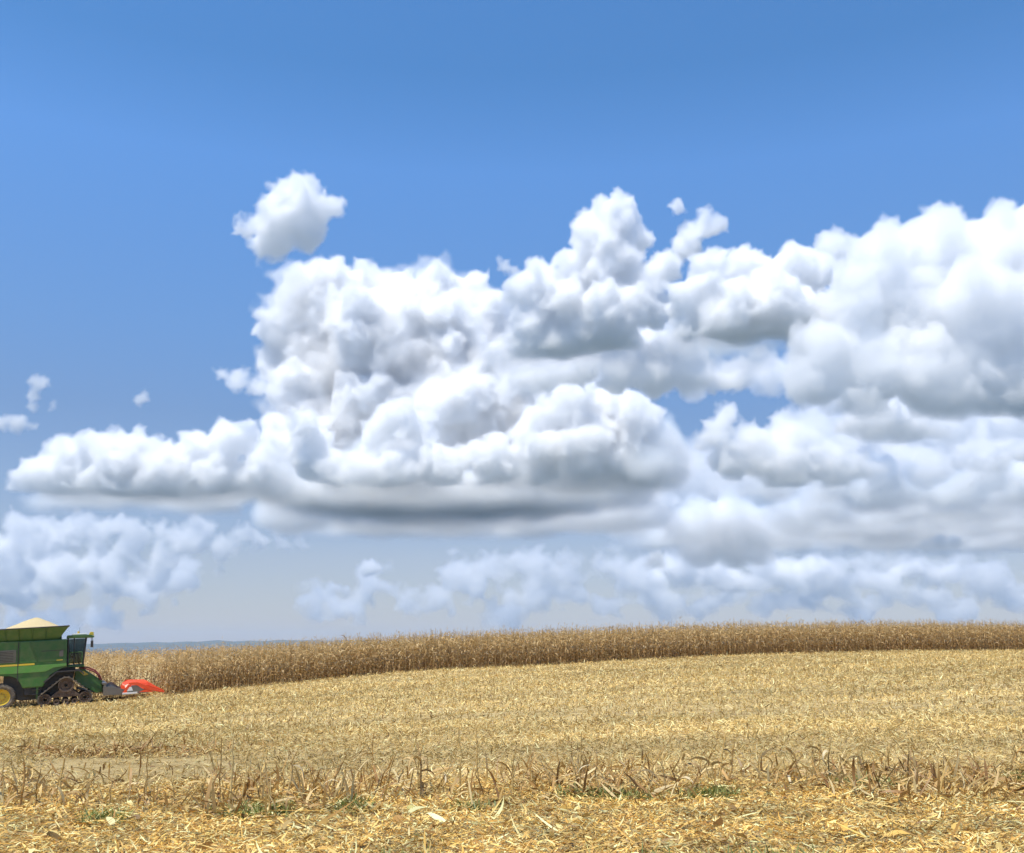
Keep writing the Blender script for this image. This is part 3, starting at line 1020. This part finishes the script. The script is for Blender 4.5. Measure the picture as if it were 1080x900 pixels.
    for sg in (-1, 1):
        y0, y1 = sorted((sg * 1.12, sg * 1.78))
        tr = B()
        out, inn = hull_circles(CS, .055), hull_circles(CS, 0.0)
        # resample both loops to matching counts
        def resample(loop, n):
            L = np.array(loop + [loop[0]])
            s_ = np.r_[0, np.cumsum(np.hypot(*np.diff(L, axis=0).T))]
            q = np.linspace(0, s_[-1], n, endpoint=False)
            return np.stack([np.interp(q, s_, L[:, 0]), np.interp(q, s_, L[:, 1])], 1)
        no = 90
        lo_ = resample(out, no)
        ce = np.array([0, .7])
        bm = tr.bm
        rings = []
        for (x, z) in lo_:
            nx_, nz_ = (np.array([x, z]) - ce) / np.hypot(x - ce[0], z - ce[1])
            rings.append([bm.verts.new((x, y0, z)), bm.verts.new((x, y1, z)), bm.verts.new((x - nx_ * .07, y1, z - nz_ * .07)), bm.verts.new((x - nx_ * .07, y0, z - nz_ * .07))])
        for i in range(no):
            A, D = rings[i], rings[(i + 1) % no]
            for k in range(4):
                l = (k + 1) % 4
                bm.faces.new((A[k], A[l], D[l], D[k]))
        for i in range(0, no, 3):                 # lugs
            (x, z), (x2, z2) = lo_[i], lo_[(i + 1) % no]
            nx_, nz_ = (np.array([x, z]) - ce) / np.hypot(x - ce[0], z - ce[1])
            for ya, yb in ((y0 + .01, (y0 + y1) / 2 - .03), ((y0 + y1) / 2 + .03, y1 - .01)):
                tr.loft([(x, ya, z), (x2, ya, z2), (x2 + nx_ * .045, ya, z2 + nz_ * .045), (x + nx_ * .045, ya, z + nz_ * .045)],
                        [(x, yb, z), (x2, yb, z2), (x2 + nx_ * .045, yb, z2 + nz_ * .045), (x + nx_ * .045, yb, z + nz_ * .045)])
        ub = tr.build('track', M_RUB, o)
        for (x, z, r) in CS:
            yb = sg * 1.45
            h = .26
            wl = B().wheel((x, yb, z), [(r - .02, -h), (r - .02, h), (r - .1, h), (r - .12, h - .1), (.1, h - .08), (.1, -h + .08), (r - .12, -h + .1), (r - .1, -h)], 32)
            for k in range(6):
                t = k * math.pi / 3
                wl.cyl((x + .16 * math.cos(t), yb - h - .0, z + .16 * math.sin(t)), (x + .16 * math.cos(t), yb + h, z + .16 * math.sin(t)), .025, s=8)
            wl.build('track_wheel', M_MUD, ub)
        for x in (-.5, 0, .5):
            B().wheel((x, sg * 1.45, .22), [(.17, -.25), (.17, .25), (.12, .25), (.05, .2), (.05, -.2), (.12, -.25)], 20).build('track_roller', M_MUD, ub)
        B().prism([(-.95, .5), (.9, .5), (.3, 1.0), (-.3, 1.0)], sg * 1.45 - .2, sg * 1.45 + .2, .03).build('track_frame', M_MUD, ub)
        B().prism([(-1.25, 1.5), (-.55, 2.1), (.75, 2.1), (1.0, 1.85), (.95, 1.8), (.7, 2.03), (-.5, 2.03), (-1.18, 1.45)], sg * 1.45 - .32, sg * 1.45 + .32).build('track_guard', M_BLK, o)
    # rear wheels
    for sg in (-1, 1):
        c = (-3.45, sg * 1.42, .75)
        ty = B().wheel(c, [(.48, -.24), (.62, -.29), (.72, -.26), (.745, -.15), (.75, 0), (.745, .15), (.72, .26), (.62, .29), (.48, .24)], 48)
        for k in range(22):
            t = k * 2 * math.pi / 22
            for hs in (-1, 1):
                tt = t + (.14 if hs > 0 else 0)
                a0, a1 = tt, tt + .16
                q = []
                for (an, y, r) in ((a0, 0, .73), (a0 + .1, 0, .73), (a1 + .1, hs * .27, .71), (a1, hs * .27, .71)):
                    q.append((an, y, r))
                ty.loft([(c[0] + r * math.cos(an), c[1] + y, c[2] + r * math.sin(an)) for an, y, r in q], [(c[0] + (r + .04) * math.cos(an), c[1] + y, c[2] + (r + .04) * math.sin(an)) for an, y, r in q])
        wh = B().cyl((c[0], c[1] - .1, c[2]), (c[0], c[1] + .1, c[2]), .16, s=20).build('rear_wheel', M_YEL, o)
        ty.build('tyre', M_RUB, wh)
        B().wheel(c, [(.5, -.23), (.5, .23), (.46, .23), (.42, .06 * -sg), (.12, .12 * -sg), (.1, -.02 * -sg), (.40, -.06 * -sg), (.46, -.23)], 40).build('rim', M_YEL, wh)
        bo = B()
        for k in range(8):
            t = k * math.pi / 4
            bo.cyl((c[0] + .22 * math.cos(t), c[1] - .14, c[2] + .22 * math.sin(t)), (c[0] + .22 * math.cos(t), c[1] + .14, c[2] + .22 * math.sin(t)), .022, s=8)
        bo.build('wheel_bolts', M_GREY, wh)
    # feeder house and corn head
    fh = B().prism([(.5, 2.1), (.95, 2.15), (2.05, 1.3), (2.05, .6), (1.7, .55), (.45, 1.4)], -.7, .7, .04).build('feeder_house', M_GREEN, o)
    B().prism([(.75, 1.95), (1.0, 1.98), (1.25, 1.75), (1.0, 1.7)], -.76, -.72, .01).build('painted_highlight', M_YEL, fh)  # yellow plate stands in for a highlight on the feeder house
    B().pipe([(.7, -.78, 2.2), (1.1, -.85, 2.12), (1.5, -.9, 1.95), (1.75, -.9, 1.75), (1.9, -.8, 1.4)], .045, 8).pipe([(.7, -.7, 2.28), (1.2, -.75, 2.2), (1.6, -.8, 2.0), (1.85, -.8, 1.7), (2.0, -.75, 1.35)], .045, 8).build('hydraulic_hoses', M_RED, fh)
    B().cyl((.6, -.6, .95), (1.7, -.6, .62), .06, s=12).cyl((.6, .6, .95), (1.7, .6, .62), .06, s=12).build('lift_cylinder', M_GREY, fh)
    hd = B().prism([(2.08, .5), (2.2, .5), (2.2, 1.1), (2.08, 1.1)], -2.3, 2.3, .01).prism([(2.2, .46), (3.3, .38), (3.3, .44), (2.2, .54)], -2.3, 2.3).box(2.0, 2.25, -2.3, 2.3, 1.1, 1.22, .02).build('corn_head', M_GREY, o)
    for y in (-2.33, 2.33):
        B().prism([(2.05, .45), (3.3, .42), (3.3, .7), (2.75, .9), (2.05, 1.0)], y - .03, y + .03, .01).build('end_sheet', M_GREY, hd)
    au = B().cyl((2.62, -2.25, .8), (2.62, 2.25, .8), .17, s=20)
    for sgn in (-1, 1):
        nst = 70
        for k in range(nst):
            t0, t1 = k * .42, (k + 1) * .42
            ya, yb = sgn * (2.25 - 1.9 * k / nst), sgn * (2.25 - 1.9 * (k + 1) / nst)
            pa = [(2.62 + r * math.cos(t0 * sgn), ya, .8 + r * math.sin(t0 * sgn)) for r in (.16, .28)]
            pb = [(2.62 + r * math.cos(t1 * sgn), yb, .8 + r * math.sin(t1 * sgn)) for r in (.16, .28)]
            sh = lambda p: (p[0], p[1] + .012, p[2])
            au.loft([pa[0], pa[1], pb[1], pb[0]], [sh(pa[0]), sh(pa[1]), sh(pb[1]), sh(pb[0])])
    au.build('auger', M_GREY, hd)

    def snout(y, w_, end):
        top = [(3.3, .45), (3.4, .75), (3.6, .95), (4.0, .95), (4.6, .75), (5.55, .42), (5.5, .35)] if end else [(3.2, .55), (3.3, 1.0), (3.7, 1.17), (4.6, 1.12), (5.05, .78), (5.6, .45), (5.5, .37)]
        q = B()
        n = len(top)
        bm = q.bm
        rows_ = []
        for k in (-1, -.55, 0, .55, 1):
            row = []
            for i, (x, z) in enumerate(top):
                taper = 1 - max(0, (x - 4.0) / 1.6) * .9
                dz = -.42 * (abs(k) ** 2.2) * max(0, (z - .5))
                row.append(bm.verts.new((x, y + k * w_ * taper, z + dz)))
            rows_.append(row)
        for a, b in zip(rows_[:-1], rows_[1:]):
            for i in range(n - 1):
                bm.faces.new((a[i], a[i + 1], b[i + 1], b[i]))
        bmesh.ops.holes_fill(bm, edges=bm.edges[:])
        return q.build('snout', M_ORG, hd)
    for k in range(7):
        y = -2.25 + k * .75
        snout(y, .30 if k in (0, 6) else .25, k in (0, 6))
    for k in range(6):
        y = -1.875 + k * .75
        B().box(3.1, 4.6, y - .1, y - .05, .45, .6, .01).box(3.1, 4.6, y + .05, y + .1, .45, .6, .01).build('row_unit', M_BLK, hd)
    # side shield of the near divider with its pale markings
    for y, s_ in ((-2.59, -1), (2.59, 1)):
        sd = B().prism([(3.4, 1.02), (3.5, 1.14), (3.95, 1.13), (5.38, .47), (5.3, .4), (4.5, .62), (3.85, .98)], y - .03, y + .03, .015).prism([(3.08, .46), (3.3, .46), (3.62, 1.0), (3.4, 1.0)], y - .028, y + .028, .01).build('divider_shield', M_ORG, hd)
        yo = y + s_ * .034
        a_, b_ = sorted((yo, yo + s_ * .008))
        B().prism([(3.3, .46), (4.6, .44), (3.9, .95), (3.62, .95)], y - .015, y + .015).build('shield_backing', M_GREY, sd)
        B().prism([(4.0, .5), (4.9, .46), (4.45, .66)], y - .02, y + .02).build('shield_toe', M_ORG, sd)
        B().prism([(3.35, .62), (3.5, .86), (3.62, .86), (3.7, .62)], a_ - .02, b_ - .02).build('pale_decal', M_WHT, sd)
        B().box(3.1, 3.95, a_ - .01, b_ + .01, .43, .54, .005).build('white_strip', M_WHT, sd)
    # the heap of grain in the tank
    bm = bmesh.new()
    nr, ns = 14, 48
    rr = random.Random(5)
    cen = bm.verts.new((-1.75, 0, 5.52))
    ring_p = None
    for i in range(1, nr + 1):
        f = i / nr
        ring = []
        for j in range(ns):
            t = j * 2 * math.pi / ns
            ex_ = 1.0 / max(abs(math.cos(t)) ** 6 + abs(math.sin(t)) ** 6, 1e-6) ** (1 / 6)
            ex_ = 1 + (min(ex_, 1.3) - 1) * f ** 3
            x = -1.75 + f * math.cos(t) * ex_ * (1.62 if math.cos(t) > 0 else 2.1)
            y = f * math.sin(t) * ex_ * 1.55
            z = 5.52 - .80 * f ** 1.15 + rr.gauss(0, .008)
            ring.append(bm.verts.new((x, y, z)))
        for j in range(ns):
            l = (j + 1) % ns
            if ring_p is None:
                bm.faces.new((cen, ring[j], ring[l]))
            else:
                bm.faces.new((ring_p[j], ring[j], ring[l], ring_p[l]))
        ring_p = ring
    low = [bm.verts.new((v.co.x * .9 - .15, v.co.y * .8, 4.35)) for v in ring_p]
    for j in range(ns):
        l = (j + 1) % ns
        bm.faces.new((ring_p[j], low[j], low[l], ring_p[l]))
    bm.faces.new(low[::-1])
    bmesh.ops.recalc_face_normals(bm, faces=bm.faces[:])
    me = bpy.data.meshes.new('grain_heap')
    bm.to_mesh(me); bm.free()
    me.polygons.foreach_set('use_smooth', [True] * len(me.polygons))
    hp = link('grain_heap', me, M_GRAIN)
    hp.location = o.location
    hp.rotation_euler = o.rotation_euler
    hp.scale = o.scale
    tag(hp, 'mound of golden grain piled above the combine tank', 'grain heap')


combine()


# ------------------------------------------------------------------ stubble and straw
M_STRAW = mat_leaf('straw', .2)
STRAW = [(0.762, 0.563, 0.214), (0.654, 0.458, 0.158), (0.544, 0.36, 0.112), (0.392, 0.239, 0.074), (0.252, 0.136, 0.043), (0.787, 0.687, 0.326)]


def patches(xy, wl, seed):
    r_ = np.random.default_rng(seed)
    o = np.zeros(len(xy))
    for i in range(7):
        a = r_.uniform(0, 6.28)
        q = 2 * math.pi / (wl * r_.uniform(.4, 1.6))
        o += np.sin(xy[:, 0] * q * math.cos(a) + xy[:, 1] * q * math.sin(a) + r_.uniform(0, 6.28) + 1.2 * np.sin(xy[:, 0] * q * .37 + i))
    return o / 2.6


def in_view(rng, n, y0, y1, power=1.0):
    t = rng.uniform(0, 1, n)
    y = (y0 ** power + t * (y1 ** power - y0 ** power)) ** (1 / power)
    x = rng.uniform(-1, 1, n) * (.60 * y + 5)
    return np.c_[x, y]


def before_corn(xy, gap=.15):
    d = (xy - P0) @ N_
    s = (xy - P0) @ E_
    return (d < -gap) | ((s < S_HEAD - .2) & (d < HEAD_W))


g = Geo()
# harvested field: cut stubs in rows and scattered leaves
xy = in_view(rng, 42000, 13.5, 99, 1.6)
d = (xy - P0) @ N_
s = (xy - P0) @ E_
d = np.round(d / .5) * .5 + rng.normal(0, .06, len(d))
xy = P0 + s[:, None] * E_ + d[:, None] * N_
xy = xy[before_corn(xy) & (xy[:, 1] > 13) & (rng.uniform(0, 1, len(xy)) < .45 + .55 * np.clip((xy[:, 1] - 14) / 14, 0, 1))]
n = len(xy)
b = seat(xy)
hh = rng.uniform(.03, .10, n) * (1 + .9 * np.clip((xy[:, 1] - 14) / 35, 0, 1))
lean = rng.normal(0, .22, (n, 2)) * hh[:, None]
pts = np.stack([b - [0, 0, .02], b + np.c_[lean, hh]], 1)
g.tubes(pts, np.full((n, 2), .013), palette(rng, n, STRAW, (3, 3, 3, 2, 1, 2)), 3)
xy = in_view(rng, 215000, 13.0, 99, 1.1)
xy = xy[before_corn(xy)]
xy = np.r_[xy, in_view(rng, 70000, 12.6, 24, 1.0)]
uu = 540 + F * xy[:, 0] / xy[:, 1]
bare = (np.abs(uu - 160) < 95 + 15 * np.sin(xy[:, 1] * 3)) & (xy[:, 1] > 13.9) & (xy[:, 1] < 17.3 + .6 * np.sin(xy[:, 0] * 1.3))
xy = xy[~bare | (rng.uniform(0, 1, len(xy)) < .22)]
n = len(xy)
far = np.clip((xy[:, 1] - 13) / 40, 0, 1)
g.ribbons(seat(xy) + np.c_[np.zeros((n, 2)), rng.uniform(.0, .10, n)], rng.uniform(0, 6.28, n), rng.uniform(.04, .15, n) * (1 + 1.1 * far), rng.uniform(.008, .020, n) * (1 + 1.8 * far),
          rng.normal(.3, .4, n), rng.uniform(-1.4, .5, n), palette(rng, n, STRAW, (4, 4, 3, 1.6, .9, 3)) * (1 + .19 * np.clip(patches(np.c_[xy @ E_ * .16, xy @ N_], 2.2, 4) + .8 * patches(np.c_[xy @ E_ * .3, xy @ N_], 9.0, 6), -1.7, 1.2))[:, None], 2, rng.normal(0, .8, n))
stub = link('stubble', g.mesh('stubble'), M_STRAW)
tag(stub, 'pale cut corn stubble and chaff over the harvested field', kind='stuff')

g = Geo()
GOLD = [(0.845, 0.6, 0.2), (0.774, 0.492, 0.12), (0.585, 0.324, 0.063), (0.399, 0.204, 0.048), (0.211, 0.108, 0.031), (0.85, 0.792, 0.378)]
xy = in_view(rng, 210000, 6.0, 13.2, 1.0)
n = len(xy)
g.ribbons(seat(xy) + np.c_[np.zeros((n, 2)), rng.uniform(.0, .07, n)], rng.uniform(0, 6.28, n), rng.uniform(.025, .115, n) * rng.uniform(.5, 1.4, n), rng.uniform(.005, .020, n),
          rng.normal(.10, .26, n), rng.uniform(-.9, .6, n), palette(rng, n, GOLD, (3.5, 3.5, 3.5, 2.6, 1.4, 3)) * (1 + .22 * np.clip(patches(xy * [.6, 1], 1.1, 14) + .6 * patches(xy, .4, 16), -1.9, 1.1))[:, None], 3, rng.normal(0, .6, n), kink=rng.normal(0, .6, n))
xy = in_view(rng, 1000, 6.0, 13.0, 1.0)
n = len(xy)
g.ribbons(seat(xy) + np.c_[np.zeros((n, 2)), rng.uniform(.02, .08, n)], rng.uniform(0, 6.28, n), rng.uniform(.22, .6, n), rng.uniform(.014, .024, n), rng.normal(.05, .1, n), rng.normal(0, .15, n),
          palette(rng, n, GOLD, (3, 3, 3, 3, 2, 3)), 3, rng.normal(0, .3, n))
xy = in_view(rng, 700, 6.0, 13.0, 1.0)
n = len(xy)
g.ribbons(seat(xy) + np.c_[np.zeros((n, 2)), rng.uniform(.01, .07, n)], rng.uniform(0, 6.28, n), rng.uniform(.1, .26, n), rng.uniform(.04, .075, n), rng.normal(.2, .3, n), rng.normal(-.7, .5, n),
          palette(rng, n, GOLD, (3, 3, 2, 3, 3, 4)), 4, rng.normal(0, .6, n), kink=rng.normal(0, .8, n))
# tangle along the strip of broken plants
xy = in_view(rng, 12500, 11.3, 14.0, 1.0)
xy[:, 1] += .05 * xy[:, 0] + .35 * np.sin(xy[:, 0] * .9) + .2 * np.sin(xy[:, 0] * 2.7)
dens = .58 + .42 * np.sin(xy[:, 0] * 1.3 + 2 * np.sin(xy[:, 0] * .37))
xy = xy[rng.uniform(0, 1, len(xy)) < dens]
n = len(xy)
BROWN = [(.62, .42, .14), (.48, .28, .08), (.32, .165, .05), (.19, .10, .03), (.74, .58, .28)]
g.ribbons(seat(xy) + np.c_[np.zeros((n, 2)), rng.uniform(0, .22, n) ** 1.5], rng.uniform(0, 6.28, n), rng.uniform(.12, .42, n), rng.uniform(.012, .038, n),
          rng.normal(.5, .6, n), rng.uniform(-2.2, .3, n), palette(rng, n, BROWN, (3, 3, 2, 1.3, 2.2)), 3, rng.normal(0, .7, n), kink=rng.normal(0, .7, n))
n = 700
xy = np.c_[rng.normal(-6.6, 1.1, n), rng.normal(17.6, .18, n)]
xy[:, 1] += .25 * np.sin(xy[:, 0] * 1.2)
g.ribbons(seat(xy) + np.c_[np.zeros((n, 2)), rng.uniform(0, .12, n)], rng.uniform(0, 6.28, n), rng.uniform(.1, .3, n), rng.uniform(.012, .03, n),
          rng.normal(.4, .5, n), rng.uniform(-2, .2, n), palette(rng, n, BROWN, (1, 3, 3, 2, .6)), 3, rng.normal(0, .7, n))
straw = link('straw_litter', g.mesh('straw_litter'), M_STRAW)
tag(straw, 'golden litter of dry leaves husks and broken stems in front', kind='stuff')

# green weeds
g = Geo()
GREEN = [(.22, .25, .055), (.16, .20, .04), (.30, .30, .08), (.40, .35, .12)]
for u, v, ru, k in ((268, 838, 20, 150), (302, 838, 10, 70), (125, 846, 18, 90), (380, 838, 12, 80), (640, 827, 34, 330), (905, 821, 26, 300), (745, 826, 22, 160), (1075, 817, 12, 120), (800, 890, 40, 220), (90, 897, 40, 200), (430, 893, 30, 160), (500, 838, 15, 50), (885, 707, 12, 60), (690, 893, 25, 80)):
    Yd = 1.7 / ((v - HZ) / F)
    p = pix(u, v, Yd)
    n = k * 3
    xy = np.c_[rng.normal(p.x, ru * Yd / F * .7, n), rng.normal(Yd * .975, .16 * Yd / 12, n)]
    g.ribbons(seat(xy), rng.uniform(0, 6.28, n), rng.uniform(.07, .2, n), rng.uniform(.008, .02, n), rng.uniform(.5, 1.4, n), rng.uniform(-1.6, -.2, n), palette(rng, n, GREEN, (3, 3, 2, 1)), 3, rng.normal(0, .4, n))
grass = link('grass', g.mesh('grass'), mat_leaf('green_blades', .35))
tag(grass, 'small green weeds coming up between the litter', kind='stuff')

# single dead stalks that stand up out of the strip
STEM = [(.66, .46, .16), (.52, .32, .10), (.74, .56, .24), (.38, .21, .07)]


def stalk(u, v_top, v_base, leaves, bend, thick, label, group=None):
    Yd = 1.7 / ((v_base - HZ) / F) * (1 - .0)
    b = pix(u, v_base, Yd)
    gz = float(ground_z(b.x, b.y))
    H = (v_base - v_top) * Yd / F
    t = bpy.data.objects.new('dry_stalk', None)
    t.empty_display_size = .1
    C.objects.link(t)
    t.location = (b.x, b.y, gz)
    tag(t, label, 'stalk', group)
    K = 5
    tt = np.linspace(0, 1, K + 1)
    a = rng.uniform(0, 6.28)
    off = np.stack([np.sign(bend) * abs(bend) * H * tt ** 1.6 + rng.normal(0, .012, K + 1), rng.normal(0, .012, K + 1), H * (tt if abs(bend) < .6 else tt * (1 - .12 * tt))], 1)
    off[0] = (0, 0, -.03)
    g = Geo()
    col = palette(rng, 1, STEM, (2, 2, 2, 1))
    g.tubes(off[None], (thick * np.interp(tt, [0, 1], [1.15, .7]))[None], col, 6)
    for k in range(1, K):                   # node rings
        q = off[k]
        g.tubes(np.array([[q - [0, 0, .008], q + [0, 0, .008]]]), np.array([[thick * 1.3] * 2]), col * .8, 6)
    link('stem', g.mesh('stem'), M_STRAW, t)
    for k in range(leaves):
        f = rng.uniform(.2, .95)
        p_ = np.array([[np.interp(f, tt, off[:, i]) for i in range(3)]])
        g = Geo()
        g.ribbons(p_, np.array([rng.uniform(0, 6.28)]), np.array([rng.uniform(.18, .42)]), np.array([rng.uniform(.02, .045)]), np.array([rng.uniform(.1, 1.2)]), np.array([rng.uniform(-2.8, -1.4)]),
                  palette(rng, 1, [(.6, .42, .16), (.42, .27, .1), (.3, .18, .075), (.66, .54, .32)], (2, 2, 1, 1)), 6, np.array([rng.normal(0, .5)]), kink=np.array([rng.normal(0, .8)]))
        link('leaf', g.mesh('leaf'), M_STRAW, t)
    return t


COMMON = 'short broken dry stalk with curled leaves among the stubble strip'
BARE = 'thin bare dry stem standing upright in the stubble strip'
G1, G2 = 'broken stalks along the strip', 'bare stems along the strip'
for u, vt, vb, b in ((38, 800, 838, .02), (116, 806, 838, 0), (152, 785, 836, .02), (182, 803, 836, 0), (232, 768, 832, 0), (258, 781, 834, .03), (275, 780, 832, .02), (393, 766, 828, -.02), (440, 774, 826, .05), (485, 764, 828, 0), (612, 768, 826, .01),
                    (222, 808, 834, .1), (333, 800, 830, -.1), (865, 782, 820, .04), (830, 783, 820, -.05), (960, 776, 818, 0), (1028, 780, 816, .05), (905, 785, 820, .1), (540, 792, 826, .2), (702, 795, 824, -.15)):
    stalk(u, vt, vb, int(rng.integers(0, 2)), b, .007 + .002 * rng.uniform(), BARE, G2)
stalk(242, 766, 833, 0, .02, .012, 'tallest thick bare stem beside a thinner twin over pale ground')
stalk(302, 784, 834, 4, .18, .012, 'leaning stem hung with broad golden leaves')
stalk(505, 764, 830, 3, -.04, .010, 'tall yellow leaf clad stem near the middle of the strip')
stalk(684, 770, 818, 0, .55, .009, 'bare stem leaning far to the right beside a grass patch')
stalk(548, 790, 826, 0, .5, .007, 'slim short stem leaning right in the middle of the strip')
stalk(22, 793, 840, 5, .05, .013, 'dark thick stalk with hanging brown leaves at the far left')
stalk(64, 790, 838, 3, -.03, .013, 'golden upright stalk with tight leaves at the left')
stalk(445, 776, 830, 6, -.1, .011, 'bushy dry plant topped by a yellow crumpled leaf')
stalk(760, 770, 822, 4, .12, .011, 'brown leafy stalk clump right of the middle')
stalk(350, 795, 830, 5, .3, .010, 'arched dry plant with leaves bowed over')
us = np.linspace(5, 1078, 48) + rng.uniform(-12, 12, 48)
for u in us:
    vb = np.interp(u, [0, 540, 1080], [838, 829, 818]) + rng.uniform(-7, 3)
    hgt = rng.uniform(18, 44)
    stalk(u, vb - hgt, vb, int(rng.integers(1, 4)), rng.normal(0, .35), .007 + .004 * rng.uniform(), COMMON, G1)

# ------------------------------------------------------------------ haze
def haze():
    x0, x1, y0, y1, z0, z1 = -9500, 9500, -300, 8500, -7.0, 120.0
    vs = [(x, y, z) for x in (x0, x1) for y in (y0, y1) for z in (z0, z1)]
    fs = [(0, 1, 3, 2), (4, 6, 7, 5), (0, 4, 5, 1), (2, 3, 7, 6), (0, 2, 6, 4), (1, 5, 7, 3)]
    me = bpy.data.meshes.new('haze')
    me.from_pydata(vs, [], fs)
    m = bpy.data.materials.new('haze_air')
    m.use_nodes = True
    n = m.node_tree
    n.nodes.remove(n.nodes['Principled BSDF'])
    v = n.nodes.new('ShaderNodeVolumePrincipled')
    v.inputs['Color'].default_value = (.72, .84, 1.0, 1)
    v.inputs['Density'].default_value = 1.1e-4
    v.inputs['Anisotropy'].default_value = .2
    n.links.new(v.outputs[0], n.nodes['Material Output'].inputs['Volume'])
    o = link('haze', me, m)
    tag(o, 'thin blue air over the land', kind='stuff')


USE_HAZE = True
if USE_HAZE:
    haze()
